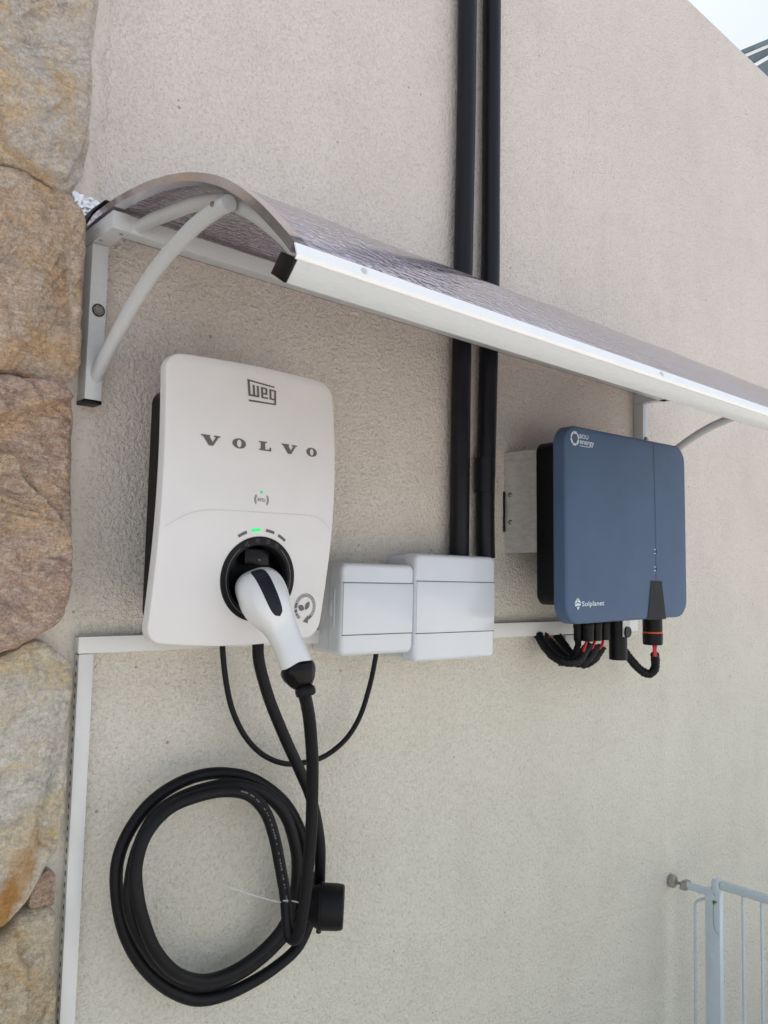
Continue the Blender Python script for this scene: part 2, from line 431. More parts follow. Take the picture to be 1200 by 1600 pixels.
# ---------------------------------------------------------------- setting
g = mesh('ground', [(-150, -150, 0), (150, -150, 0), (150, 150, 0), (-150, 150, 0)], [(0, 1, 2, 3)], M['concrete']); struct(g)

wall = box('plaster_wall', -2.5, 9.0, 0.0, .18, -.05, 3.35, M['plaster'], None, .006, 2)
tag(wall, 'tall beige rough plaster wall that carries the boxes, pipes and canopy', 'wall')

# neighbouring gabled house seen over the wall
nh = empty('neighbour_house', (11.0, 3.0, 0), 'dark slate gable with white trim lines showing over the wall top', 'house')
def prism(name, pts, y0, y1, m, parent):
    n = len(pts); vs = [(x, y0, z) for x, z in pts]+[(x, y1, z) for x, z in pts]
    fs = [tuple(range(n)), tuple(range(n, 2*n))]+[(i, (i+1) % n, n+(i+1) % n, n+i) for i in range(n)]
    return mesh(name, vs, fs, m, parent)
prism('gable_wall', [(8.10, 0), (13.9, 0), (13.9, 7.06), (11, 8.97), (8.10, 7.06)], 2.52, 8, M['slate'], nh)
prism('roof', [(8.0, 7.055), (11, 9.04), (14.0, 7.055), (14.0, 7.0), (11, 8.975), (8.0, 7.0)], 2.44, 8.1, M['slate'], nh)
prism('roof_trim', [(8.0, 6.995), (11, 8.972), (11, 8.935), (8.0, 6.958)], 2.46, 2.515, M['wtrim'], nh)
prism('roof_brace', [(8.1, 6.90), (9.9, 8.20), (9.9, 8.155), (8.1, 6.855)], 2.48, 2.515, M['wtrim'], nh)
settle(nh)

# ---------------------------------------------------------------- stone cladding
pil = empty('stone_pillar', (0.1, 0, 0), 'rustic column of big rough tan, pink and cream stones at the left edge', 'stone wall')
box('mortar', -1.1, .392, -.007, -.0005, 0, 3.3, M['mortar'], pil, .004)
def make_stone(outline, m, th, seed, ang=0.0, ledge=.010, ctr=None, under=.0, splits=(), res=1):
    N_, R_ = (340, 72) if res else (150, 26)
    def split_drop(p):
        t = 0
        for line, drop, soft in splits:
            best = 9; sg = 0
            for (ax, az), (bx_, bz) in zip(line, line[1:]):
                dx, dz = bx_-ax, bz-az; L2 = dx*dx+dz*dz
                u = max(0, min(1, ((p.x-ax)*dx+(p.y-az)*dz)/L2)); qx, qz = ax+dx*u-p.x, az+dz*u-p.y
                d2 = qx*qx+qz*qz
                if d2 < best: best = d2; sg = dx*(p.y-az)-dz*(p.x-ax)
            d = math.sqrt(best)*(1 if sg < 0 else -1)+.004*noise.noise(Vector((p.x*45, p.y*45, seed)))+.0015*noise.noise(Vector((p.x*160, p.y*160, seed)))
            k = min(1, max(0, d/soft)); t += 2.4*drop*k*math.exp(-max(0, d)*5)
        return t
    out = outline_resample(catmull([(x, z, 0) for x, z in outline], 3, True), N_)
    out = [Vector((p.x, p.y)) for p in out]
    area = sum(a.x*b.y-b.x*a.y for a, b in zip(out, out[1:]+out[:1]))
    if area < 0: out.reverse()
    c = Vector(ctr) if ctr else sum(out, Vector((0, 0)))/len(out)
    # ragged broken edge
    o2 = []
    for p in out:
        d = (p-c).normalized(); k = noise.fractal(Vector((p.x*26, p.y*26, seed)), 1, 2, 4)*.0035
        o2.append(p+d*k)
    out = o2; n = len(out); vs = []; fs = []
    R = [i/R_ for i in range(R_+1)]
    ca, sa = math.cos(ang), math.sin(ang)
    def height(p, e):
        s = p.x*ca+p.y*sa; t = -p.x*sa+p.y*ca
        h = noise.fractal(Vector((s*2.6, t*9.0, seed)), 1, 2, 4)
        q = h*5.0; st = math.floor(q)+min(1, max(0, (q-math.floor(q)-.42)/.16))
        f = noise.fractal(Vector((p.x*22, p.y*30, seed+3)), .8, 2.1, 6)*.0035
        w = noise.noise(Vector((p.x*5, p.y*5, seed+9)))*.008
        return th+ledge*st*.9+f*2.4+w*1.3
    # front surface: rings from the outline towards the centre
    for i, s in enumerate(R):
        for p in out:
            q = p.lerp(c, min(.999, s**1.25)); dist = (p-c).length*s**1.25
            e = min(1, dist/(.016+.01*noise.noise(Vector((p.x*9, p.y*9, seed)))))
            prof = math.sqrt(max(0, 1-(1-e)**2.2))
            h = height(q, e); h -= min(split_drop(q), h*.5)
            if i == 0: h = h*.0
            vs.append((q.x, -.020-(h+.0)*(.38+.62*prof) if i else -.002, q.y))
    for i in range(len(R)-1):
        for k in range(n):
            k2 = (k+1) % n; fs.append((i*n+k, i*n+k2, (i+1)*n+k2, (i+1)*n+k))
    o = mesh('stone', vs, fs, m, pil, auto=60)
    return o
stones = [
 ([(0.4225, 2.5427), (0.4363, 2.3896), (0.4336, 2.3287), (0.4338, 2.2697), (0.4331, 2.2107), (0.4306, 2.1671), (0.4273, 2.1235), (0.4118, 2.099), (0.398, 2.0858), (0.3743, 2.0944), (0.3392, 2.1039), (0.3059, 2.107), (0.2588, 2.1007), (0.1945, 2.0679), (0.169, 2.2536), (0.1734, 2.41), (0.2841, 2.4873)], 'stA', .030, 1.0, .5),
 ([(0.2982, 2.0997), (0.3435, 2.1028), (0.378, 2.091), (0.4038, 2.0793), (0.4199, 2.0695), (0.4281, 2.0361), (0.4312, 1.9614), (0.4314, 1.9052), (0.4332, 1.8359), (0.4232, 1.8183), (0.411, 1.8116), (0.3724, 1.8137), (0.3226, 1.8149), (0.2759, 1.8103), (0.2106, 1.8059), (0.1959, 1.9323), (0.2027, 2.05), (0.2593, 2.0913)], 'stB', .036, 2.0, 1.2),
 ([(0.2767, 1.7978), (0.3231, 1.8055), (0.3743, 1.8113), (0.3984, 1.8139), (0.417, 1.7989), (0.4268, 1.7841), (0.4295, 1.7343), (0.4307, 1.6772), (0.4327, 1.6071), (0.4316, 1.5437), (0.4275, 1.488), (0.4087, 1.4656), (0.3761, 1.4461), (0.3444, 1.4348), (0.2987, 1.4248), (0.2334, 1.436), (0.212, 1.615), (0.2126, 1.774)], 'stC', .038, 3.3, -.4),
 ([(0.3011, 1.4064), (0.3463, 1.4268), (0.3819, 1.4455), (0.4078, 1.4523), (0.4297, 1.4331), (0.4475, 1.4164), (0.4504, 1.3792), (0.4454, 1.3392), (0.4481, 1.2728), (0.4472, 1.2228), (0.4412, 1.1726), (0.433, 1.1488), (0.4129, 1.113), (0.3895, 1.0898), (0.3663, 1.0771), (0.3208, 1.0718), (0.2548, 1.1046), (0.2425, 1.3036), (0.2438, 1.3961)], 'stD', .032, 4.1, 1.35),
 ([(0.3685, 1.0653), (0.3947, 1.0845), (0.4211, 1.0862), (0.4418, 1.0829), (0.4446, 1.0308), (0.4493, 0.9918), (0.4481, 0.9355), (0.454, 0.8591), (0.4146, 0.8175), (0.3348, 0.8572), (0.2671, 0.9208), (0.2606, 1.0265), (0.3001, 1.0711)], 'stE', .024, 5.6, 1.0),
 ([(0.4176, 1.1201), (0.434, 1.1326), (0.4448, 1.1268), (0.4453, 1.1011), (0.4436, 1.0836), (0.4281, 1.0848), (0.4126, 1.0886)], 'stC', .010, 7.7, .2),
]
SPL = {
 1.0: [([(0.255, 2.1646), (0.3025, 2.1649), (0.3197, 2.123), (0.3519, 2.1058), (0.3951, 2.1045), (0.4147, 2.1495), (0.4182, 2.224), (0.4193, 2.2925), (0.4231, 2.3829), (0.4209, 2.4614)], .010, .006)],
 2.0: [([(0.3808, 2.1051), (0.3912, 2.062), (0.4046, 1.9962), (0.4132, 1.9195), (0.4182, 1.8101)], .007, .005), ([(0.2685, 1.9358), (0.3158, 1.9338), (0.3323, 1.9018), (0.3392, 1.8664), (0.3712, 1.8357), (0.4328, 1.8441)], .009, .008)],
 3.3: [([(0.4441, 1.8035), (0.4047, 1.7788), (0.3666, 1.7657), (0.3265, 1.7466), (0.2807, 1.729)], -.010, .005), ([(0.3052, 1.7054), (0.3468, 1.7035), (0.368, 1.665), (0.3993, 1.6369), (0.4218, 1.61), (0.4327, 1.541)], -.007, .004)],
 4.1: [([(0.3773, 1.4542), (0.3955, 1.4277), (0.4082, 1.3823), (0.4325, 1.3492), (0.4332, 1.3041), (0.4196, 1.2673), (0.4099, 1.229), (0.4177, 1.1788), (0.4414, 1.153)], .011, .003), ([(0.4079, 1.2041), (0.3996, 1.174), (0.3864, 1.1453), (0.3478, 1.1281)], .005, .004)],
 5.6: [([(0.3837, 1.0775), (0.403, 1.0234), (0.4039, 0.95), (0.4202, 0.8635)], -.005, .005)],
}
for ol, mk, th, sd_, an in stones:
    make_stone(ol, M[mk], th, sd_, an, splits=SPL.get(sd_, ()), ledge=.005)
# courses above, below and to the left of the picture
for i, (x0, x1, z0, z1, mk) in enumerate([(.05, .44, 2.44, 2.86, 'stB'), (.10, .45, 2.88, 3.28, 'stC'), (.06, .45, .43, .80, 'stB'), (.08, .44, .03, .41, 'stA'),
        (-.40, .03, .05, .48, 'stC'), (-.42, .05, .50, .95, 'stB'), (-.38, .02, .97, 1.33, 'stA'), (-.42, .04, 1.35, 1.80, 'stE'), (-.40, .05, 1.82, 2.20, 'stD'), (-.38, .08, 2.23, 2.75, 'stC'), (-.40, .03, 2.78, 3.26, 'stB'),
        (-.90, -.44, .05, .60, 'stB'), (-.88, -.43, .63, 1.15, 'stD'), (-.9, -.45, 1.18, 1.62, 'stC'), (-.9, -.43, 1.66, 2.2, 'stA'), (-.9, -.43, 2.23, 2.70, 'stE'), (-.9, -.43, 2.73, 3.26, 'stB')]):
    ol = []
    for k in range(12):
        a = 2*PI*k/12; cx, cz = (x0+x1)/2, (z0+z1)/2
        sx = abs(math.cos(a))**.35*math.copysign(1, math.cos(a)); sz = abs(math.sin(a))**.35*math.copysign(1, math.sin(a))
        if abs(math.cos(a)) < 1e-6: sx = 0
        if abs(math.sin(a)) < 1e-6: sz = 0
        ol.append((cx+sx*(x1-x0)/2*random.uniform(.92, 1), cz+sz*(z1-z0)/2*random.uniform(.92, 1)))
    make_stone(ol, M[mk], .03, 20.0+i*3.1, i*.7, res=0)
settle(pil)

# ---------------------------------------------------------------- black conduits
c1 = empty('conduit_pipe', (1.41, -.02, 1.5), 'left one of two thick black pipes running down the wall', 'pipe', 'black pipes down the wall')
p1 = [(1.2429, -0.026, 2.905), (1.2439, -0.026, 2.8162), (1.2455, -0.026, 2.5241), (1.244, -0.026, 2.2381), (1.2439, -0.026, 1.9051), (1.2463, -0.026, 1.6034), (1.2464, -0.026, 1.5927)]
c2 = empty('conduit_pipe', (1.5, -.02, 1.5), 'right one of two thick black pipes, with a coupling sleeve halfway down', 'pipe', 'black pipes down the wall')
p2 = [(1.3221, -0.026, 2.948), (1.3239, -0.026, 2.8569), (1.3275, -0.026, 2.5565), (1.3313, -0.026, 2.2629), (1.3296, -0.026, 2.0319), (1.3258, -0.026, 1.8055), (1.325, -0.026, 1.6944), (1.3291, -0.026, 1.5954)]
def up_to(p, z): a, b = Vector(p[0]), Vector(p[1]); return [tuple(a+(a-b)*((z-a.z)/(a-b).z))]+p
for root, p in ((c1, p1), (c2, p2)):
    p = up_to(p, 3.34); q = catmull(p, 10)
    tube('pipe', q, [.0205+.0006*noise.noise(Vector((0, p[0][0]*9, a.z*4))) for a in q], M['conduit'], root, 24)
sp = [(1.3216, -0.026, 1.8106), (1.3227, -0.026, 1.7843), (1.3213, -0.026, 1.7356)]
tube('coupling', sp, [.0225, .0228, .0222], M['conduit'], c2, 24)
for root, xx in ((c1, p1[3]), (c2, p2[3])):
    for zz in (3.0,):
        pass
settle(c1); settle(c2)

# ---------------------------------------------------------------- cable ducts
d1 = empty('cable_duct', (.474, -.01, .7), 'upright white plastic trunking with a row of side holes beside the stones', 'cable trunking', 'white cable trunking')
box('cover', .4625, .484, -.020, -.0185, .0, 1.4285, M['duct'], d1, .0006)
bm = bmesh.new(); addbox(bm, .4635, .483, -.0183, 0, 0, 1.427, .0006)
frombm('channel', bm, M['duct'], d1)
V = []; F = []
z = .02
while z < 1.42:
    ds = [(0, .0028)]; n = 10
    o = len(V)
    for k in range(n):
        a = 2*PI*k/n; V.append((.4632, -.0095+.0022*math.cos(a), z+.0042*math.sin(a)))
    F.append(tuple(range(o, o+n))); z += .0155
mesh('side_hole', V, F, M['gap'], d1)['kind'] = 'stuff'
settle(d1)
d2 = empty('cable_duct', (.7, -.01, 1.42), 'horizontal white trunking running behind the white charging unit', 'cable trunking', 'white cable trunking')
box('cover', .4605, .905, -.0215, -.0195, 1.4295, 1.4535, M['duct'], d2, .0008)
box('channel', .4615, .904, -.0193, 0, 1.4305, 1.4525, M['duct'], d2, .0008)
settle(d2)
d3 = empty('cable_duct', (1.6, -.01, 1.42), 'horizontal white trunking between the big white box and the blue inverter', 'cable trunking', 'white cable trunking')
box('cover', 1.27, 1.935, -.0225, -.0205, 1.4245, 1.4555, M['duct'], d3, .0008)
box('channel', 1.271, 1.934, -.0203, 0, 1.4255, 1.4545, M['duct'], d3, .0008)
box('outlet_cap', 1.615, 1.70, -.026, -.003, 1.397, 1.4235, M['duct'], d3, .0012)
settle(d3)

# ---------------------------------------------------------------- awning
aw = empty('awning', (1.2, 0, 2.04), 'smoked plastic canopy with white frame and two brackets above the units', 'awning')
AX0, AX1 = .447, 1.995
prof = [(-.002, 2.062), (-.045, 2.0645), (-.10, 2.0635), (-.16, 2.058), (-.23, 2.047), (-.31, 2.0265), (-.38, 1.999), (-.43, 1.971), (-.48, 1.934), (-.53, 1.889), (-.552, 1.8665)]
pc = catmull([(0, y, z) for y, z in prof], 8)
NX = 120; TH = .005
V = []; F = []; UV = []
L = [0]
for a, b in zip(pc, pc[1:]): L.append(L[-1]+(b-a).length)
def pnorm(i):
    t = (pc[min(i+1, len(pc)-1)]-pc[max(i-1, 0)]).normalized(); return Vector((0, -t.z, t.y)) if False else Vector((0, t.z*-1, t.y))
NP = len(pc)
for side in (0, 1):
    for j in range(NX+1):
        x = AX0+.004+(AX1-AX0-.008)*j/NX
        for i, p in enumerate(pc):
            nn = pnorm(i)
            if nn.z < 0: nn = -nn
            s = L[i]/L[-1]
            wv = .0028*noise.noise(Vector((x*2.6, s*2.2, 1.5)))*math.sin(PI*s)+.0016*noise.noise(Vector((x*7, s*4, 3.5)))*math.sin(PI*s)
            q = p+nn*(wv+(TH if side == 0 else 0))
            V.append((x, q.y, q.z)); UV.append((x, L[i]))
NV = (NX+1)*NP
for side in (0, 1):
    for j in range(NX):
        for i in range(NP-1):
            a = side*NV+j*NP+i; F.append((a, a+1, a+NP+1, a+NP))
for j in range(NX):
    for i in (0, NP-1):
        a = j*NP+i; F.append((a, a+NP, a+NP+NV, a+NV))
for i in range(NP-1):
    for j in (0, NX):
        a = j*NP+i; F.append((a, a+1, a+1+NV, a+NV))
me = bpy.data.meshes.new('sheet'); me.from_pydata(V, [], F); ul = me.uv_layers.new(name='UVMap')
for lp in me.loops: ul.data[lp.index].uv = UV[lp.vertex_index]
me.polygons.foreach_set('use_smooth', [True]*len(me.polygons)); me.set_sharp_from_angle(angle=math.radians(40))
me.materials.append(M['sheet'])
sh = bpy.data.objects.new('sheet', me); COL.objects.link(sh); sh.parent = aw
# edge trims (U profile hugging each end of the sheet)
def edge_trim(xa, xb):
    V = []; F = []; q = [(xa, -.003), (xb, -.003), (xb, TH+.0025), (xa, TH+.0025)]
    for i, p in enumerate(pc):
        nn = pnorm(i)
        if nn.z < 0: nn = -nn
        for x, d in q: V.append((x, p.y+nn.y*d, p.z+nn.z*d))
    for i in range(NP-2):
        for k in range(4):
            k2 = (k+1) % 4; F.append((i*4+k, i*4+k2, i*4+4+k2, i*4+4+k))
    F += [(0, 1, 2, 3), tuple((NP-1)*4-4+k for k in range(4))]; V = V[:(NP-1)*4]
    return mesh('edge_trim', V, F, M['alu'], aw, auto=35)
edge_trim(AX0-.003, AX0+.013); edge_trim(AX1-.013, AX1+.003)
# front beam: tilted square tube; flashing strip over the sheet's lower edge
def yz_prism(name, pts, x0, x1, m, bev=0, parent=None):
    bm = bmesh.new(); a = [bm.verts.new((x0, y, z)) for y, z in pts]; b = [bm.verts.new((x1, y, z)) for y, z in pts]; n = len(pts)
    bm.faces.new(a); bm.faces.new(b)
    for i in range(n): bm.faces.new((a[i], a[(i+1) % n], b[(i+1) % n], b[i]))
    if bev: bmesh.ops.bevel(bm, geom=list(bm.edges), offset=bev, segments=2, profile=.5, affect='EDGES')
    return frombm(name, bm, m, parent or aw)
cap = [(-.5321, 1.8715), (-.5575, 1.8575), (-.5388, 1.8378), (-.5145, 1.8535)]
yz_prism('front_beam', cap, AX0, AX1, M['paint'], .0012)
yz_prism('end_cap', [(c_[0]*1.0, c_[1]) for c_ in cap], AX0-.0035, AX0-.0003, M['bplastic'], .0006)
yz_prism('end_cap', cap, AX1+.0003, AX1+.0035, M['bplastic'], .0006)
yz_prism('flashing', [(-.5570, 1.8566), (-.5588, 1.8572), (-.5612, 1.8605), (-.5565, 1.8735), (-.5545, 1.8730), (-.5590, 1.8605)], AX0-.0035, AX1+.0035, M['bright'], 0)  # sky highlight put into the colour: whiter than the beam's paint
for x in (0.5298, 1.1202):
    lathe('rivet', [(0, .0035), (.0008, .0033), (.0014, .002)], (x, -.5592, 1.8672), (0, -.94, .34), M['steel'], aw, 12)
for x in (.4625, 1.3):
    lathe('screw', [(0, .0030), (.0006, .0028)], (x, -.5525, 1.853), (0, -.73, -.68), M['paint'], aw, 14)
yz_prism('wall_rail', [(-.075, 2.032), (-.1, 2.032), (-.1, 2.0575), (-.075, 2.0575)], .4715, 1.975, M['paint'], .001)
# dark sealant along the wall
yz_prism('sealant', [(-.0005, 2.062), (-.0005, 2.079), (-.035, 2.0805), (-.080, 2.0785), (-.080, 2.0765), (-.035, 2.0765)], AX0-.0045, .484, M['tape'], .001)
def tubeYZ(name, pts, x, r, parent): return tube(name, [tuple(v) for v in catmull([(x, y, z) for y, z in pts], 8)], r, M['paint'], parent, 20)
for bx in (.447, 1.948):
    br = box('bracket', bx, bx+.025, -.030, -.0005, 1.798, 2.0315, M['paint'], aw, .001)
    def sub(o): o.parent = br; return o
    sub(box('arm', bx-.0005, bx+.0255, -.101, -.0005, 2.032, 2.058, M['paint'], None, .001))
    sub(box('foot_cap', bx-.0005, bx+.0255, -.0305, -.0003, 1.7925, 1.7978, M['bplastic'], None, .0008))
    sub(tubeYZ('upper_tube', [(-.095, 2.0455), (-.14, 2.0425), (-.19, 2.0355), (-.26, 2.025), (-.326, 2.008), (-.366, 1.990), (-.42, 1.957), (-.475, 1.915), (-.522, 1.872)], bx+.040, .0095, None))
    sub(tubeYZ('brace_tube', [(-.020, 1.829), (-.0755, 1.8709), (-.1445, 1.9154), (-.2178, 1.9494), (-.302, 1.9708), (-.36, 1.976), (-.392, 1.975)], bx+.0165, .0098, None))
    sub(lathe('bolt', [(0, .0085), (.0012, .0085), (.0014, .0062), (.005, .0062), (.0062, .0045)], (bx+.0135, -.030, 1.932), (0, -1, 0), M['zinc'], None, 6))
    sub(lathe('washer', [(0, .0098), (.0008, .0098)], (bx+.0135, -.0301, 1.932), (0, -1, 0), M['clampm'], None, 20))
    for (yy, xx) in ((-.045, bx+.006), (-.088, bx+.018)):
        sub(lathe('screw', [(0, .003), (.0008, .0026)], (xx, yy, 2.032), (0, 0, -1), M['zinc'], None, 12))
    sub(lathe('screw', [(0, .0034), (.0012, .0030)], (bx+.0060, -.372, 1.977), (-1, -.2, 0), M['zinc'], None, 12))
settle(aw)

# crumpled foil flashing
rnd = random.Random(3)
V = []; F = []; nx, nz = 26, 26
for j in range(nz+1):
    for i in range(nx+1):
        x = .400+(.477-.400)*i/nx; t = (i/nx)
        zt = 2.113-.006*t-.018*max(0, t-.8)*3; z0 = 2.066
        z = z0+(zt-z0)*j/nz
        k = noise.cell(Vector((x*90, 0, z*90)))
        y = -.0035-.006*abs(noise.fractal(Vector((x*60, 3, z*60)), .9, 2.1, 3))
        V.append((x+.0015*noise.noise(Vector((z*120, 5, x*20))), y, z+.0012*noise.noise(Vector((x*150, 7, 0)))))
for j in range(nz):
    for i in range(nx):
        a = j*(nx+1)+i; F.append((a, a+1, a+nx+2, a+nx+1))
fo = mesh('foil_flashing', V, F, M['foil'])
sm = fo.modifiers.new('th', 'SOLIDIFY'); sm.thickness = .0006
tag(fo, 'crumpled shiny silver foil tape stuck between stones and canopy end', 'foil tape')

# ---------------------------------------------------------------- EV charger
ch = empty('wall_charger', (.66, 0, 1.45), 'white car charging unit with curved front, round black socket and green light', 'charger')
CX, CZ = .66, 1.657
def csurf(x, z):
    u = (x-CX)/.152; v = (z-CZ)/.203
    return -.140-.012*(1-v*v)-.010*(1-u*u)
SX, SZ = .6728, 1.5425
corner = [(.5065, 1.4515), (.6400, 1.4415), (.7985, 1.4530), (.8200, 1.675), (.8150, 1.8660), (.660, 1.8665), (.5165, 1.8610), (.5150, 1.66)]
ol = roundpoly(corner, [.022, .06, .024, .09, .026, .07, .024, .09], 10)
ol = [Vector((p.x, p.y)) for p in outline_resample(ol, 220)]
n = len(ol)
V = []; F = []
def ring(pts, yf):
    for p in pts: V.append((p.x, yf(p.x, p.y), p.y))
ring(inset(ol, .004), lambda x, z: csurf(x, z)+.020)
ring(ol, lambda x, z: csurf(x, z)+.0175)
ring(ol, lambda x, z: csurf(x, z)+.0022)
ring(inset(ol, .0007), lambda x, z: csurf(x, z)+.0008)
ring(inset(ol, .0025), csurf)
inner = inset(ol, .0025)
SR = .0645
# rings morph to the socket opening
circ = []
for p in inner:
    d = (p-Vector((SX, SZ))).normalized(); circ.append(Vector((SX, SZ))+d*(SR-.002))
for s in range(1, 25):
    t = s/24; ring([a.lerp(b, t) for a, b in zip(inner, circ)], csurf)
ring(circ, lambda x, z: csurf(x, z)+.012)
rows = len(V)//n
for i in range(rows-1):
    for k in range(n):
        k2 = (k+1) % n; F.append((i*n+k, i*n+k2, (i+1)*n+k2, (i+1)*n+k))
mesh('front_shell', V, F, M['charger'], ch, auto=35)
bo = roundpoly([(.537, 1.472), (.790, 1.472), (.790, 1.822), (.537, 1.822)], .022, 8)
loft('back_housing', bo, [(.004, -.056), (0, -.060), (0, -.118), (.006, -.124)], M['bplastic'], ch)
box('wall_mount', .600, .740, -.0560, -.0005, 1.52, 1.79, M['bplastic'], ch, .003)
# inner plate closing the shell behind
loft('inner_plate', roundpoly([(.520, 1.466), (.79, 1.466), (.806, 1.852), (.525, 1.850)], .02, 8), [(0, -.1235), (0, -.1275)], M['bplastic'], ch)
# socket bezel and well
def ring_surf(name, rs, m, parent, seg=96):
    V = []; F = []
    for r, dy in rs:
        for k in range(seg):
            a = 2*PI*k/seg; x = SX+r*math.cos(a); z = SZ+r*.975*math.sin(a); V.append((x, csurf(x, z)+dy, z))
    for i in range(len(rs)-1):
        for k in range(seg):
            k2 = (k+1) % seg; F.append((i*seg+k, i*seg+k2, (i+1)*seg+k2, (i+1)*seg+k))
    return mesh(name, V, F, m, parent, auto=35)
bez = ring_surf('socket_bezel', [(.0650, .004), (.0650, -.0012), (.0640, -.0020), (.0525, -.0018), (.0512, .000), (.0505, .012)], M['bplastic'], ch)
V = []; F = []; seg = 72
pr = [(.0507, .0105), (.0495, .022), (.046, .0285), (.044, .0288), (.0435, .0240), (.0335, .0238), (.033, .0330), (.001, .0330)]
for r, dy in pr:
    for k in range(seg):
        a = 2*PI*k/seg; V.append((SX+r*math.cos(a), -.158+dy, SZ+r*math.sin(a)))
for i in range(len(pr)-1):
    for k in range(seg):
        k2 = (k+1) % seg; F.append((i*seg+k, i*seg+k2, (i+1)*seg+k2, (i+1)*seg+k))
mesh('socket_well', V, F, M['bgloss'], ch, auto=35)
# hinged latch hint in the well with a small worn mark
box('latch', SX-.020, SX+.024, -.149, -.137, SZ+.020, SZ+.046, M['bgloss'], ch, .003)
box('worn_mark', SX+.003, SX+.008, -.1496, -.1488, SZ+.027, SZ+.030, M['pgrey'], ch, .0008)
def cplace(x, z, e=.0007): return (x, csurf(x, z)-e, z)
def cdecal(name, polys, m, parent=ch, e=.0007):
    v, f = decal_data(polys, lambda a, b: cplace(a, b, e)); return mesh(name, v, f, m, parent)
# thin lines and icons on the bezel
icon = ringpoly(SX, SZ, .0565, .0569, 130, 250, 60)+ringpoly(SX, SZ, .0565, .0569, -60, 52, 50)
cdecal('bezel_line', icon[:60], M['pgrey2'], bez, .0024); cdecal('bezel_line', icon[60:], M['pgrey2'], bez, .0024)
ic = []
for ang in (97.5, 79, 62):
    a = math.radians(ang); x, z = SX+.0585*math.cos(a), SZ+.057*math.sin(a); ic += ringpoly(x, z, .0026, .0031, 0, 360, 20)
    ic += thick_line([(x-.0014, z), (x+.0012, z+.0006)], .0005)
a = math.radians(116); x, z = SX+.0585*math.cos(a), SZ+.057*math.sin(a)
ic += thick_line([(x-.003, z-.0022), (x+.003, z-.0022), (x, z+.0032), (x-.003, z-.0022)], .0005)
cdecal('bezel_icon', ic, M['pgrey'], bez, .0024)
# indicator lights
for ang, mk in ((117, 'ledc'), (98, 'led'), (78, 'ledc'), (59.5, 'ledc')):
    cap_ = ringpoly(SX, SZ+.0005, .0706, .0750, ang-6.2, ang+6.2, 10)
    v, f = decal_data(cap_, lambda a_, b_: cplace(a_, b_, .0006)); o = mesh('indicator', v, f, M[mk], ch)
    if mk == 'led': o['label'] = 'lit green indicator bar'
# lettering
G = [(0.6434, 1.8417), (0.6954, 1.838), (0.6946, 1.8089), (0.6456, 1.8074)]
def quadplace(Q, u, v):   # Q: top-left, top-right, bottom-right, bottom-left
    a = Vector(Q[3]).lerp(Vector(Q[2]), u); b = Vector(Q[0]).lerp(Vector(Q[1]), u); p = a.lerp(b, v); return p.x, p.y
rc = [rect(0, .92, .94, 1), rect(0, .25, .08, .92), rect(.08, .25, .31, .335), rect(.165, .335, .24, .80), rect(.31, .25, .385, .80), rect(0, 0, 1, .085),
      rect(.455, .25, .53, .80), rect(.53, .72, .61, .80), rect(.61, .45, .68, .80), rect(.53, .45, .61, .53), rect(.53, .25, .70, .335),
      rect(.755, .25, .83, .80), rect(.83, .72, .93, .80), rect(.93, .085, 1, .80), rect(.83, .25, .93, .335)]
cdecal('maker_logo', [[quadplace(G, a, b) for a, b in r] for r in rc], M['pgrey'])
def letter(ch_):
    if ch_ == 'V': return [[(0, 1), (.47, 1), (.47, .86), (.43, .86), (.60, .36), (.76, .86), (.66, .86), (.66, 1), (1, 1), (1, .86), (.92, .86), (.62, 0), (.40, 0), (.08, .86), (0, .86)]]
    if ch_ == 'L': return [[(0, 0), (1, 0), (1, .42), (.88, .42), (.82, .15), (.50, .15), (.50, .86), (.66, .86), (.66, 1), (0, 1), (0, .86), (.14, .86), (.14, .14), (0, .14)]]
    o = []; k = 40
    for i in range(k):
        a, b = 2*PI*i/k, 2*PI*(i+1)/k
        o.append([(.5+.5*math.cos(a), .5+.53*math.sin(a)), (.5+.5*math.cos(b), .5+.53*math.sin(b)), (.5+.17*math.cos(b), .5+.40*math.sin(b)), (.5+.17*math.cos(a), .5+.40*math.sin(a))])
    return o
for L_, Q in (('V', [(0.5682, 1.7475), (0.5982, 1.7476), (0.5985, 1.7325), (0.5685, 1.7322)]), ('O', [(0.618, 1.7479), (0.6405, 1.7482), (0.6407, 1.7338), (0.6182, 1.7339)]), ('L', [(0.6633, 1.7494), (0.6852, 1.7496), (0.6853, 1.7355), (0.6635, 1.7355)]),
              ('V', [(0.705, 1.7507), (0.7343, 1.751), (0.7344, 1.7363), (0.7051, 1.7362)]), ('O', [(0.7539, 1.751), (0.7759, 1.7514), (0.7759, 1.7379), (0.7539, 1.7377)])):
    cdecal('letter', [[quadplace(Q, a, b) for a, b in r] for r in letter(L_)], M['pgrey'])
rx, rz = (0.67, 1.6607)
arcs = ringpoly(rx, rz, .0100, .0108, 145, 215, 14)+ringpoly(rx, rz, .0118, .0127, 143, 217, 14)+ringpoly(rx, rz, .0100, .0108, -35, 35, 14)+ringpoly(rx, rz, .0118, .0127, -37, 37, 14)
cdecal('reader_symbol', arcs, M['pgrey'])
v, f = text_data('RFID', lambda a, b: cplace(rx-.0077+a, rz-.0026+b, .0007), .0072, .98)
mesh('reader_text', v, f, M['pgrey'], ch)
gx, gz = (0.6696, 1.6722)
lathe('reader_light', [(-.001, .0023), (.0008, .0022), (.0014, .0012)], (gx, csurf(gx, gz), gz), (0, -1, 0), M['led2'], ch, 16)
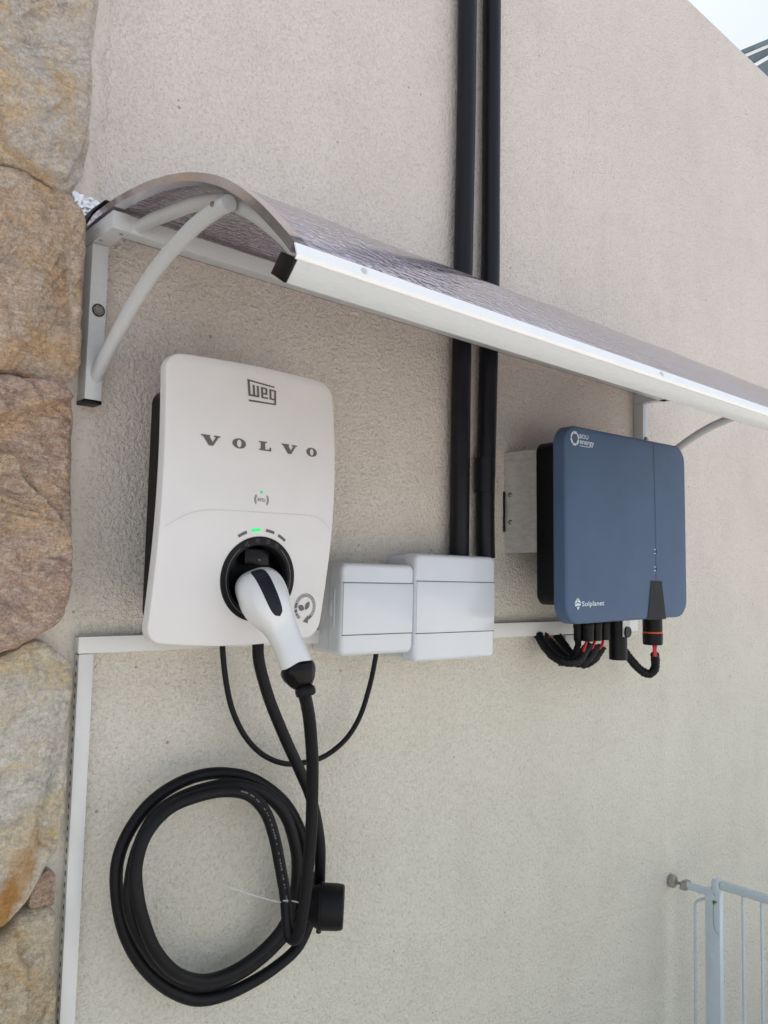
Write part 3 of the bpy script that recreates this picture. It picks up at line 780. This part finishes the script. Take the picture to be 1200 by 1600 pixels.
# leaf emblem in a circular arrow
ex, ez = (0.7651, 1.4995)
em = ringpoly(ex, ez, .0150, .0158, -52, 178, 44)+ringpoly(ex, ez, .0188, .0196, -52, 178, 44)
em += ringpoly(ex, ez, .0150, .0196, 158, 184, 8)+ringpoly(ex, ez, .0150, .0196, -66, -42, 8)
for a0, a1 in ((189, 205), (210, 220), (225, 231), (236, 240)): em += ringpoly(ex, ez, .0150, .0196, a0, a1, 5)
em.append([(ex-.002, ez-.0205), (ex+.0080, ez-.0228), (ex+.0068, ez-.0115)])
for k in range(26):
    a0 = -38+k*7.5; em += ringpoly(ex, ez, .0164, .0182, a0, a0+3.6, 2)
def leafp(cx, cz, a, l, wd):
    pts = []; ca, sa = math.cos(a), math.sin(a)
    for i in range(9): t = i/8; pts.append((t*l, wd*math.sin(PI*t)**.8))
    for i in range(7, 0, -1): t = i/8; pts.append((t*l, -wd*math.sin(PI*t)**.8))
    return [(cx+x*ca-y*sa, cz+x*sa+y*ca) for x, y in pts]
em += [leafp(ex+.0005, ez-.0035, 1.05,   .0135, .0038), leafp(ex-.0015, ez-.003, 2.75, .0125, .0042)]
em = [[(ex+(a-ex)*1.10, ez+(b-ez)*1.10) for a, b in p] for p in em]
cdecal('leaf_emblem', em, M['pgrey2'] if False else M['pgrey'])
seam_pts = [(0.5199, 1.6128), (0.5358, 1.6226), (0.5539, 1.6322), (0.5777, 1.6388), (0.618, 1.6412), (0.6612, 1.6418), (0.7077, 1.6427), (0.7583, 1.6438), (0.7786, 1.6416), (0.7942, 1.635), (0.8076, 1.6251)]
sp_ = [(p.x, p.y) for p in catmull([(a, b, 0) for a, b in seam_pts], 5)]
cdecal('cover_seam', thick_line(sp_, .0009), M['seam'], ch, .0004)
settle(ch)

# ---------------------------------------------------------------- charging cable (plug, coil)
cc = empty('charging_cable', (.7, -.05, 1.1), 'thick black coiled charging cable whose white plug sits in the round socket', 'charging cable')
# connector: swept superellipse
path = [(0.6848, -0.14, 1.5256), (0.673, -0.16, 1.5252), (0.6648, -0.178, 1.5228), (0.659, -0.194, 1.5159), (0.6603, -0.208, 1.5), (0.6707, -0.22, 1.4759), (0.676, -0.231, 1.4557), (0.6797, -0.241, 1.4366), (0.6829, -0.249, 1.4194)]
wid = [.0330, .0345, .0355, .0350, .0318, .0235, .0212, .0216, .0222]
hei = [.0310, .0330, .0360, .0380, .0360, .0262, .0226, .0224, .0224]
P_ = catmull(path, 8)
def interp(a, t):
    i = min(int(t), len(a)-2); f = t-i
    p0, p1, p2, p3 = a[max(i-1, 0)], a[i], a[i+1], a[min(i+2, len(a)-1)]
    return .5*((2*p1)+(p2-p0)*f+(2*p0-5*p1+4*p2-p3)*f*f+(3*p1-p0-3*p2+p3)*f**3)
V = []; F = []; seg = 48; CP = []
for i, p in enumerate(P_):
    t = i/8
    tg = ((P_[i+1]-P_[i]) if i == 0 else (P_[i]-P_[i-1]) if i == len(P_)-1 else (P_[i+1]-P_[i-1])).normalized()
    if i < 6: tg = Vector((0, -1, 0)).lerp(tg, i/6).normalized()
    sx_ = Vector((1, 0, 0)); sx_ = (sx_-tg*sx_.dot(tg)).normalized(); upv = sx_.cross(tg)
    if upv.z < 0: upv = -upv
    qa = math.radians(-24); sx_, upv = sx_*math.cos(qa)-upv*math.sin(qa)*-1*-1, upv*math.cos(qa)+sx_*math.sin(qa)
    CP.append((p, tg, sx_, upv))
    a_, b_ = interp(wid, t), interp(hei, t)
    for k in range(seg):
        th = 2*PI*k/seg; c_, s_ = math.cos(th), math.sin(th)
        ex_ = 2/2.6
        V.append(p+sx_*a_*math.copysign(abs(c_)**ex_, c_)+upv*b_*math.copysign(abs(s_)**ex_, s_))
for i in range(len(P_)-1):
    for k in range(seg):
        k2 = (k+1) % seg; F.append((i*seg+k, i*seg+k2, (i+1)*seg+k2, (i+1)*seg+k))
F += [tuple(range(seg)), tuple(range((len(P_)-1)*seg, len(P_)*seg))]
plug = mesh('plug', V, F, M['conn'], cc, auto=60)
# long dark thumb button on top of the plug
V = []; F = []; i0, i1 = 17, 37
for i in range(i0, i1+1):
    p, tg, sx_, upv = CP[i]; t = i/8; s = (i-i0)/(i1-i0)
    a_, b_ = interp(wid, t), interp(hei, t)
    hw = .0105*min(1, math.sqrt(max(0, 1-abs(2*s-1)**5)))*(1.05-.2*s)+.0002
    for k in range(9):
        u = -1+2*k/8; x = u*hw
        zz = b_*(1-abs(x/a_)**2.6)**(1/2.6)
        V.append(p+sx_*x+upv*(zz+.0018*(1-u**4)*min(1, 6*s, 6*(1-s))+.0001))
for i in range(i1-i0):
    for k in range(8): a = i*9+k; F.append((a, a+1, a+10, a+9))
bt = mesh('button', V, F, M['bgrey'], plug, smooth=True)
# embossed marks on the plug's flank
p, tg, sx_, upv = CP[18]
def flank(a, b):
    th = math.radians(200); 
    base = p - sx_*.0312 + upv*(-.004)
    return base + tg*a*.9 + upv*b - sx_*.0006 + sx_*abs(b)*.25
mk = [decal_data([rect(-.006, -.001+.0036*i, -.006+w_, .0000+.0036*i)], flank) for i, w_ in enumerate((.010, .012, .008))]
v, f = merge(*mk); mesh('embossed_mark', v, f, M['pgrey2'], plug)
# cable gland
gp = CP[-1][0]; gt = CP[-1][1]
gt2 = (gt+Vector((.02, .0, -.25))).normalized()
gl = lathe('gland', [(-.004, .0222), (-.001, .0246), (.004, .0250), (.010, .0240), (.022, .0178), (.0285, .0120), (.0295, .0085)], gp, gt, M['bgloss'], cc, 48, lambda a, d: 1-(.035 if d > .006 and math.cos(a*9) > .55 else 0))
ge = gp+gt*.030
lathe('grommet', [(-.003, .0110), (0, .0138), (.004, .0145), (.009, .0138), (.0115, .0108)], ge, (gt+Vector((0, .1, -.35))).normalized(), M['rubber'], cc, 32)
Yc = [(0.7224, -0.085, 1.4454), (0.7263, -0.085, 1.41), (0.7467, -0.085, 1.3533), (0.7789, -0.085, 1.2894), (0.8117, -0.085, 1.2313), (0.8406, -0.082, 1.1779), (0.8644, -0.075, 1.1096), (0.8777, -0.062, 1.0511)]
loopA = [(0.8844, -0.05, 1.004), (0.8713, -0.046, 0.9637), (0.8489, -0.044, 0.9273), (0.8087, -0.042, 0.907), (0.7635, -0.042, 0.8961), (0.7097, -0.044, 0.8926), (0.6592, -0.046, 0.9022), (0.6103, -0.048, 0.9336), (0.5668, -0.05, 0.9804), (0.5379, -0.05, 1.0326), (0.5237, -0.05, 1.0874), (0.5222, -0.05, 1.1364), (0.5393, -0.05, 1.1779), (0.5733, -0.05, 1.2133), (0.6233, -0.052, 1.2352), (0.6793, -0.054, 1.2384), (0.7396, -0.056, 1.2214), (0.7968, -0.058, 1.1807), (0.8336, -0.058, 1.1299), (0.8517, -0.056, 1.0759)]
loopB = [(0.8554, -0.052, 1.0196), (0.8418, -0.046, 0.9732), (0.8062, -0.04, 0.9395), (0.7591, -0.038, 0.9177), (0.7055, -0.04, 0.9116), (0.6484, -0.048, 0.9268), (0.5912, -0.062, 0.9742), (0.5533, -0.074, 1.026), (0.5308, -0.078, 1.0767), (0.5314, -0.076, 1.1196), (0.5418, -0.074, 1.1592), (0.5635, -0.072, 1.1942), (0.598, -0.072, 1.2141), (0.6463, -0.074, 1.2239), (0.6953, -0.078, 1.2232), (0.7479, -0.078, 1.2016), (0.7888, -0.078, 1.1629), (0.8125, -0.076, 1.1115), (0.8223, -0.072, 1.0656)]
loopC = [(0.8209, -0.066, 1.0132), (0.8038, -0.06, 0.973), (0.7646, -0.056, 0.9442), (0.7146, -0.056, 0.9301), (0.6619, -0.062, 0.9354), (0.6055, -0.082, 0.9692), (0.5656, -0.092, 1.0148), (0.5431, -0.096, 1.0619), (0.5316, -0.096, 1.1035), (0.5306, -0.092, 1.1416), (0.5458, -0.088, 1.1796), (0.579, -0.086, 1.2074), (0.6206, -0.088, 1.2185), (0.6668, -0.092, 1.2207), (0.7065, -0.098, 1.2102), (0.7355, -0.102, 1.1812), (0.7524, -0.104, 1.1417), (0.7651, -0.106, 1.0919), (0.7739, -0.11, 1.0454), (0.7762, -0.114, 1.0093), (0.7776, -0.12, 0.9896), (0.7804, -0.13, 0.9875), (0.7825, -0.138, 1.0039), (0.7838, -0.146, 1.0414), (0.7816, -0.156, 1.0973), (0.7766, -0.168, 1.1586), (0.7663, -0.182, 1.2205), (0.7508, -0.2, 1.2779), (0.7277, -0.222, 1.335), (0.709, -0.238, 1.368)]
cp = catmull(Yc+loopA+loopB+loopC, 10)
cp.append(Vector(ge)+Vector((.001, .002, -.008))); cp.append(Vector(ge))
tube('cable', cp, .0093, M['rubber'], cc, 20)
# printed text line along the inner loop
V = []; F = []
start = 606
camp = Vector((0, -1.2, 1.55))
rn = random.Random(5)
for i in range(start, start+46):
    p = cp[i]; t = (cp[i+1]-cp[i-1]).normalized(); d = (camp-p).normalized(); d = (d-t*d.dot(t)).normalized(); s = t.cross(d)
    d2 = (d*.985-s*.17).normalized()
    if rn.random() < .3: continue
    c0 = p+d2*.00945; o = len(V); l = rn.uniform(.0008, .0022)
    for a, b in ((-1, -1), (1, -1), (1, 1), (-1, 1)): V.append(c0+t*l*a+s*.0010*b)
    F.append((o, o+1, o+2, o+3))
mesh('cable_print', V, F, M['ledc'], cc)
settle(cc)

# zip tie with loose tail
zt = empty('cable_tie', (.8, -.11, 1.05), 'thin milky cable tie round the coil, its loose tail sticking out left', 'cable tie')
c0 = Vector((0.7759, -0.111, 1.0394)); c1_ = Vector((0.8177, -0.074, 1.0144))
tpts = []
for k in range(24):
    a = 2*PI*k/24; ct = (c0+c1_)/2; ax1 = (c0-c1_); r1 = ax1.length/2+.0118; ax1.normalize(); ax2 = Vector((1, 0, 0)); ax2 = (ax2-ax1*ax2.dot(ax1)).normalized()
    tpts.append(ct+ax1*r1*math.cos(a)+ax2*.0116*math.sin(a)+Vector((0, 0, -.004*math.sin(a))))
tpts.append(tpts[0])
tube('loop', tpts, .0011, M['tie'], zt, 8)
tl = [(0.7681, -0.11, 1.039), (0.7453, -0.115, 1.0488), (0.7092, -0.125, 1.0668), (0.6691, -0.138, 1.088), (0.6378, -0.15, 1.1057)]
q = catmull(tl, 6)
V = []; F = []
for i, p in enumerate(q): V += [p+Vector((0, -.0003, .0009)), p+Vector((0, -.0003, -.0009)), p+Vector((0, .0004, -.0009)), p+Vector((0, .0004, .0009))]
for i in range(len(q)-1):
    for k in range(4): a = i*4; F.append((a+k, a+(k+1) % 4, a+4+(k+1) % 4, a+4+k))
F += [(0, 1, 2, 3), tuple(len(V)-4+k for k in range(4))]
mesh('tail', V, F, M['tie'], zt, auto=40)
settle(zt)

# cable holster on the wall
ho = empty('cable_holder', (.86, 0, 1.01), 'black round cable holder on the wall that the coil hangs from', 'cable holder')
hc = Vector((0.8585, -0.088, 1.0049)); hax = Vector((.755, -.655, -.02)).normalized()
lathe('cup', [(-.010, .0300), (0, .0352), (.0006, .0378), (.004, .0380), (.0045, .0362), (.030, .0360), (.0385, .0345), (.0405, .0320)], hc, hax, M['rubber'], ho, 56)
lathe('stem', [(-.030, .017), (-.022, .020), (-.010, .0300)], hc, hax, M['rubber'], ho, 40)
hb = hc-hax*.028; HX = 0.9074
tube('wall_arm', [hb, hb+Vector((-.004, .02, 0)), (HX, -.012, hb.z)], .011, M['bplastic'], ho, 20)
lathe('base_plate', [(0, .020), (.006, .020), (.009, .017)], (HX, -.0005, hb.z), (0, -1, 0), M['bplastic'], ho, 40)
lathe('rim_stub', [(0, .004), (.006, .0045), (.008, .003)], hc+hax*.000+Vector((0, 0, -.0350)), (0, 0, -1), M['rubber'], ho, 12)
settle(ho)

# thin supply cable looping from the charger to the small box
sc = tube('supply_cable', catmull([(0.6782, -0.05, 1.4443), (0.6818, -0.05, 1.414), (0.6894, -0.05, 1.3734), (0.7042, -0.048, 1.3298), (0.7311, -0.046, 1.2864), (0.768, -0.044, 1.2531), (0.8121, -0.042, 1.2336), (0.856, -0.042, 1.2301), (0.8999, -0.042, 1.2365), (0.9421, -0.044, 1.2608), (0.9718, -0.046, 1.2988), (0.9913, -0.048, 1.3526), (1.0005, -0.05, 1.3964), (1.0031, -0.05, 1.4126)], 10), .0046, M['rubber'], None, 16)
tag(sc, 'thinner black cable hanging in a loop from charger bottom to the small box', 'cable')

# ---------------------------------------------------------------- distribution boxes
def dbox(x0, x1, z0, z1, zt, zb, label, dep=.085):
    cx, cz, w_, h_ = (x0+x1)/2, (z0+z1)/2, x1-x0, z1-z0
    r = empty('distribution_box', (cx, 0, z0), label, 'electrical box', 'white electrical boxes on the wall')
    o = rrect(w_, h_, .013, 8, cx, cz)
    loft('body', o, [(.003, -.0005), (.0015, -.050)], M['box'], r)
    loft('cover', rrect(w_, h_, .013, 8, cx, cz), [(.004, -.0502), (.0, -.0525), (.0, -dep+.010), (.001, -dep+.005), (.0035, -dep+.0015), (.008, -dep)], M['box'], r)
    e = .0004
    def gapline(name, zz, k): return box(name, x0-.0004+.004, x1-.004, -dep-.0006, -dep+.002, zz-.0007, zz+.0007, M['gap'], r, 0)
    gapline('door_joint', zt, 0); gapline('door_joint', zb, 1)
    # door panel slightly proud, wrapping the sides
    d = roundpoly([(x0+.004, zb+.0012), (x1-.004, zb+.0012), (x1-.004, zt-.0012), (x0+.004, zt-.0012)], .0015, 3)
    loft('door', d, [(0, -dep+.006), (0, -dep-.0004), (.001, -dep-.0011)], M['box'], r)
    box('side_rib', x0-.0013, x0+.001, -dep+.018, -dep+.022, zb+.012, zt-.012, M['box'], r, .0006)
    box('side_latch', x0-.0022, x0+.001, -dep+.024, -dep+.034, (zt+zb)/2-.014, (zt+zb)/2+.014, M['box'], r, .0008)
    return r
b1 = dbox(0.8897, 1.0637, 1.4110, 1.5738, 1.5388, 1.4474, 'smaller of the two white electrical boxes, next to the charging unit')
b2 = dbox(1.0663, 1.2940, 1.3923, 1.5964, 1.5438, 1.4455, 'larger of the two white electrical boxes, where both black pipes end')
# damage and screws at the small box's left foot
lathe('corner_mark', [(0, .0035), (.001, .003)], (.905, -.012, 1.445), (-1, 0, 0), M['gap'], b1, 9)
settle(b1); settle(b2)

# ---------------------------------------------------------------- inverter
iv = empty('solar_inverter', (1.616, 0, 1.672), 'slate blue solar inverter with black body, slightly tilted on a steel plate', 'inverter')
iv.rotation_euler = (0, -.022, 0)
W2, H2 = .243, .205
o = rrect(2*W2, 2*H2, .042, 12)
def ibulge(x, z): return -.004*(1-(x/W2)**2)
def iv_loft():
    V = []; F = []; n = len(o)
    rings = [(.003, -.168, 1), (0, -.171, 1), (0, -.194, 1), (.0012, -.1975, 1), (.004, -.1995, 1), (.008, -.200, 1)]
    for d, y, _ in rings:
        for p in inset(o, d): V.append((p.x, y, p.y))
    last = inset(o, .008)
    for s in range(1, 12):
        for p in last: q = p*(1-s/11*.999); V.append((q.x, -.200-.002*(s/11), q.y))
    rows = len(V)//n
    for i in range(rows-1):
        for k in range(n): k2 = (k+1) % n; F.append((i*n+k, i*n+k2, (i+1)*n+k2, (i+1)*n+k))
    F.append(tuple(range(n)))
    return mesh('front_cover', V, F, M['blue'], iv, auto=35)
fc = iv_loft()
loft('back_body', rrect(.386, .352, .024, 8, -.004, .006), [(.004, -.088), (.0, -.092), (0, -.163), (.003, -.1675)], M['bplastic'], iv)
def iyy(x, z):
    # front surface height at (x,z)
    t = 1-max(abs(x)/(W2-.008), abs(z)/(H2-.008)); return -.200-.002*max(0, min(1, t/.999))
def iplace(x, z, e=.0009): return (x, iyy(x, z)-e, z)
def idecal(name, polys, m, e=.0009):
    v, f = decal_data(polys, lambda a, b: iplace(a, b, e)); return mesh(name, v, f, m, fc)
gl_ = [(0.0972, 0.2004), (0.0982, 0.0992), (0.0996, -0.0044), (0.0994, -0.1147)]
idecal('panel_groove', thick_line(gl_, .0016), M['groove'])
tq = [(0.0775, -0.1182), (0.123, -0.1193), (0.1404, -0.2072), (0.061, -0.2061)]
idecal('display_strip', [[tq[0], tq[1], tq[2], tq[3]]], M['trap'], .0013)
dp = (0.0975, -0.1323)
idecal('power_icon', ringpoly(dp[0], dp[1], .0020, .0026, 0, 360, 18), M['pdim'], .0017)
for q0 in [(0.095, -0.0509), (0.0948, -0.0905)]:
    idecal('status_icon', [rect(q0[0]-.006, q0[1]+.003, q0[0]+.003, q0[1]+.0045), rect(q0[0]-.006, q0[1]-.0055, q0[0]+.003, q0[1]-.004)], M['pwhite'], .0012)
    idecal('status_light', [rect(q0[0]+.0035, q0[1]-.0055, q0[0]+.0065, q0[1]+.0045)], M['trap'], .0012)
# energy company mark: ring of six blobs + two words
lx, lz = (-0.2099, 0.1777)
lg = []
for k in range(6):
    a0 = k*60+8; lg += ringpoly(lx, lz, .0105-.0008*(k % 2), .0150, a0, a0+44, 6)
    a = math.radians(a0+2); lg.append([(lx+.0128*math.cos(a)+.0030*math.cos(t_*PI/5), lz+.0128*math.sin(a)+.0030*math.sin(t_*PI/5)) for t_ in range(10)])
idecal('energy_logo', lg, M['pwhite'])
t0 = (-0.1943, 0.18); t1 = (-0.1937, 0.1684)
v, f = merge(text_data('BOU', lambda a, b: iplace(t0[0]+a, t0[1]+b), .0125, 1.25, .012), text_data('energy', lambda a, b: iplace(t1[0]+a, t1[1]+b), .0155, 1.22, .014),
             decal_data([rect(t1[0], t1[1]-.0050, t1[0]+.036, t1[1]-.0037)], iplace))
mesh('energy_text', v, f, M['pwhite'], fc)
# diamond mark + word
sx0, sz0 = (-0.2043, -0.1628)
dm = [[(sx0-.0125, sz0+.0005), (sx0-.001, sz0+.0125), (sx0-.001, sz0+.003)], [(sx0+.0008, sz0+.0122), (sx0+.0125, sz0+.0005), (sx0+.0008, sz0+.003)],
      [(sx0-.010, sz0-.0008), (sx0, sz0+.0012), (sx0+.0115, sz0-.001), (sx0+.008, sz0-.0045), (sx0-.001, sz0-.0042), (sx0-.0085, sz0-.0058)],
      [(sx0-.004, sz0-.0072), (sx0+.0065, sz0-.0058), (sx0+.0005, sz0-.0130)]]
s0 = (-0.1903, -0.1685)
v, f = merge(decal_data(dm, iplace), text_data('Solplanet', lambda a, b: iplace(s0[0]+a, s0[1]+b), .0145, 1.50, .012))
mesh('maker_text', v, f, M['pwhite'], fc)
settle(iv) if False else None
# connectors underneath
def cyl(name, x, y, z0, z1, r, m, parent, seg=24, prof=None):
    return lathe(name, prof or [(0, r*.96), (.001, r), (z1-z0-.001, r), (z1-z0, r*.96)], (x, y, z0), (0, 0, 1), m, parent, seg)
ICN = [(-0.0584, -.100), (-0.0577, -.125), (-0.0256, -.125), (0.0073, -.125)]
for k, (x, y) in enumerate(ICN):
    cn = cyl('connector', x, y, -.2530, -.186, .0118, M['bplastic'], iv, 20)
    cyl('connector_nut', x, y, -.226, -.210, .0128, M['bplastic'], cn, 10)
STX = 0.0485; ACX = 0.2052
st_ = cyl('data_stick', STX, -.132, -.300, -.180, .0205, M['bplastic'], iv, 32)
box('stick_label', STX-.0125, STX+.0155, -.1534, -.1515, -.246, -.190, M['label'], st_, 0)
lathe('status_disc', [(0, .0125), (.004, .0122)], (STX+.004, -.1535, -.236), (0, -1, 0), M['bgloss'], st_, 28)
v, f = decal_data([rect(STX-.0105, -.2435, STX-.0055, -.2425), rect(STX-.0105, -.2405, STX-.0055, -.2395)], lambda a, b: (a, -.1538, b))
mesh('label_mark', v, f, M['bgloss'], st_)
ac = cyl('ac_connector', ACX, -.128, -.243, -.184, .0235, M['bplastic'], iv, 32)
cyl('seal_ring', ACX, -.128, -.2475, -.2432, .0240, M['orange'], ac, 32)
lathe('lower_nut', [(0, .0215), (.002, .0235), (.020, .0242), (.0275, .0240)], (ACX, -.128, -.2755), (0, 0, 1), M['bplastic'], ac, 32, lambda a, d: 1-.03*(math.cos(a*14) > .4))
# steel mounting box behind
mp_ = mesh('mounting_plate', *merge(
    ([(-.196, -.0006, -.058), (-.196, -.090, -.057), (-.196, -.090, .167), (-.196, -.0006, .168), (-.194, -.0006, -.058), (-.194, -.090, -.057), (-.194, -.090, .167), (-.194, -.0006, .168)],
     [(0, 1, 2, 3), (4, 5, 6, 7), (0, 1, 5, 4), (1, 2, 6, 5), (2, 3, 7, 6), (3, 0, 4, 7)]),
    ([(-.194, -.088, -.057), (.183, -.088, -.057), (.183, -.088, .167), (-.194, -.088, .167), (-.194, -.090, -.057), (.183, -.090, -.057), (.183, -.090, .167), (-.194, -.090, .167)],
     [(0, 1, 2, 3), (4, 5, 6, 7), (0, 1, 5, 4), (1, 2, 6, 5), (2, 3, 7, 6), (3, 0, 4, 7)]),
    ([(.181, -.0006, -.058), (.181, -.088, -.057), (.181, -.088, .167), (.181, -.0006, .168), (.183, -.0006, -.058), (.183, -.088, -.057), (.183, -.088, .167), (.183, -.0006, .168)],
     [(0, 1, 2, 3), (4, 5, 6, 7), (0, 1, 5, 4), (1, 2, 6, 5), (2, 3, 7, 6), (3, 0, 4, 7)])), M['steel'], iv)
for zz in (.072, .011):
    lathe('screw', [(0, .0055), (.001, .0052), (.0028, .003)], (-.196, -.017, zz), (-1, 0, 0), M['zinc'], mp_, 14)
box('wall_strip', -.2015, -.1965, -.003, -.0005, -.010, .080, M['bplastic'], mp_, .0008)

# corrugated cable bundles under the inverter (in world space)
def loom(path, r, label, group=None, redA=None, redB=None, name='cable_loom'):
    q = catmull(path, 12)
    L_ = 0; rr = []
    for i, p in enumerate(q):
        if i: L_ += (p-q[i-1]).length
        rr.append(r*(1+.05*math.sin(L_*2*PI/.0085)+(.07 if (L_ % .031) < .006 else 0)))
    o_ = tube(name, q, rr, M['rubber'], None, 14); tag(o_, label, 'cable', group); return o_
def red(parent, *paths):
    for p in paths: o_ = tube('red_wire', catmull(p, 6), .0032, M['red'], parent, 10)
l1 = loom([(1.5195, -0.02, 1.4262), (1.515, -0.04, 1.4047), (1.5063, -0.075, 1.3823), (1.517, -0.105, 1.3719), (1.539, -0.118, 1.379), (1.5548, -0.122, 1.3983), (1.5674, -0.125, 1.4107)], .0102, 'front black ribbed loom curving up to the left connectors, red wire showing', 'black cable looms under the inverter')
l2 = loom([(1.544, -0.012, 1.4279), (1.5592, -0.028, 1.405), (1.5646, -0.06, 1.3783), (1.5645, -0.095, 1.3671), (1.5792, -0.112, 1.3765), (1.5926, -0.118, 1.395), (1.599, -0.122, 1.4079)], .0102, 'black ribbed loom in the middle of the bundle below the blue inverter', 'black cable looms under the inverter')
l3 = loom([(1.6, -0.012, 1.4233), (1.6005, -0.03, 1.4037), (1.603, -0.05, 1.3816), (1.6056, -0.08, 1.3622), (1.6166, -0.1, 1.3722), (1.6271, -0.11, 1.3914), (1.6308, -0.116, 1.4048)], .0102, 'rearmost black ribbed loom of the bundle below the blue inverter', 'black cable looms under the inverter')
l4 = loom([(1.7972, -0.055, 1.4017), (1.8121, -0.06, 1.3795), (1.8249, -0.07, 1.3594), (1.841, -0.085, 1.3364), (1.8571, -0.1, 1.326), (1.8635, -0.112, 1.3394), (1.8563, -0.118, 1.3591), (1.8431, -0.124, 1.3773)], .0104, 'black ribbed loom hooking up into the orange-ringed round connector', 'black cable looms under the inverter')
red(l1, [(1.5576, -0.125, 1.4195), (1.549, -0.126, 1.4072), (1.5404, -0.127, 1.3965)], [(1.5162, -0.028, 1.4254), (1.5156, -0.034, 1.4186)])
red(l2, [(1.5896, -0.125, 1.4185), (1.5807, -0.126, 1.4075), (1.5704, -0.128, 1.4009)], [(1.5525, -0.022, 1.4239), (1.5495, -0.028, 1.4185)])
red(l3, [(1.6223, -0.125, 1.4174), (1.6132, -0.126, 1.4063), (1.6002, -0.128, 1.3998)])
red(l4, [(1.8305, -0.128, 1.4029), (1.83, -0.13, 1.3892), (1.8282, -0.131, 1.3724)], [(1.8423, -0.128, 1.4025), (1.8341, -0.131, 1.3876), (1.8335, -0.133, 1.3724)])
l5 = loom([(1.5665, -0.095, 1.4185), (1.5666, -0.095, 1.407), (1.5617, -0.09, 1.3897), (1.54, -0.085, 1.3703), (1.5273, -0.07, 1.3667)], .0070, 'short black cable leaving the leftmost small connector of the inverter', 'black cable looms under the inverter')

# ---------------------------------------------------------------- safety gate
gt_ = empty('safety_gate', (2.13, -.12, 0), 'pale metal safety gate pressed against the wall by a rubber foot', 'gate')
GX = 2.13
lathe('wall_foot', [(0, .0150), (.003, .0168), (.010, .0175), (.014, .0165), (.018, .011)], (GX, -.0005, .743), (0, -1, 0), M['footr'], gt_, 28)
lathe('threaded_rod', [(0.0, .0045)]+[(.016+.0015*k, .0045 if k % 2 else .0038) for k in range(20)], (GX, -.0005, .743), (0, -1, 0), M['zinc'], gt_, 16)
wn = lathe('wing_nut', [(0, .009), (.004, .012), (.014, .012), (.019, .0095)], (GX, -.036, .743), (0, -1, 0), M['footr'], gt_, 18, lambda a, d: 1.0+.75*max(0, math.cos(a*2+.6))**4)
lathe('short_tube', [(0, .0100), (.056, .0100)], (GX, -.050, .744), (0, -1, 0), M['gate'], gt_, 24)
box('post', GX-.010, GX+.012, -.146, -.105, .03, .756, M['gate'], gt_, .0025)
bm = bmesh.new(); addbox(bm, GX-.012, GX+.014, -.1450, -.121, .742, .785, .009, 4); cap_o = frombm('post_cap', bm, M['gate'], gt_)
lathe('top_rail', [(0, .0112), (.002, .0118), (.70, .0118)], (GX, -.1455, .7715), (0, -1, 0), M['gate'], gt_, 28)
lathe('bottom_rail', [(0, .0118), (.70, .0118)], (GX, -.1465, .085), (0, -1, 0), M['gate'], gt_, 28)
bars = [[(GX, -.104, .727), (GX, -.080, .713), (GX, -.0735, .704), (GX, -.0725, .68), (GX, -.0725, .2), (GX, -.0735, .10), (GX, -.08, .09), (GX, -.104, .082)]]
tube('inner_bar', bars[0], .0036, M['gate'], gt_, 12)
for k in range(11):
    y = -.202-.0475*k; tube('bar', [(GX, y, .080), (GX, y, .765)], .0040, M['gate'], gt_, 12)
box('far_post', GX-.010, GX+.012, -.888, -.847, .03, .785, M['gate'], gt_, .0025)
lathe('rust_spot', [(0, .0022), (.0003, .0018)], (GX-.0101, -.131, .7455), (-1, 0, 0), M['rust'], gt_, 9)
settle(gt_)
# leaf sprig stuck on the gate post
V = []; F = []
for a, l in ((.5, .008), (1.7, .006), (2.9, .006), (4.3, .007)):
    pts = leafp(0, 0, a, l, .0022); oo = len(V)
    V += [(GX-.0135-.0008*(i % 3), -.133-x, .727+z_) for i, (x, z_) in enumerate(pts)]; F.append(tuple(range(oo, oo+len(pts))))
sv, sf = tube_data(catmull([(GX-.0118, -.131, .725), (GX-.0120, -.129, .700), (GX-.0118, -.130, .670), (GX-.0120, -.136, .655), (GX-.0118, -.143, .648)], 6), .0005, 6)
v, f = merge((V, F), (sv, sf))
lf = mesh('plant_sprig', v, f, M['leaf']); tag(lf, 'tiny green leaf sprig with a thin stem stuck on the gate post', 'leaf')
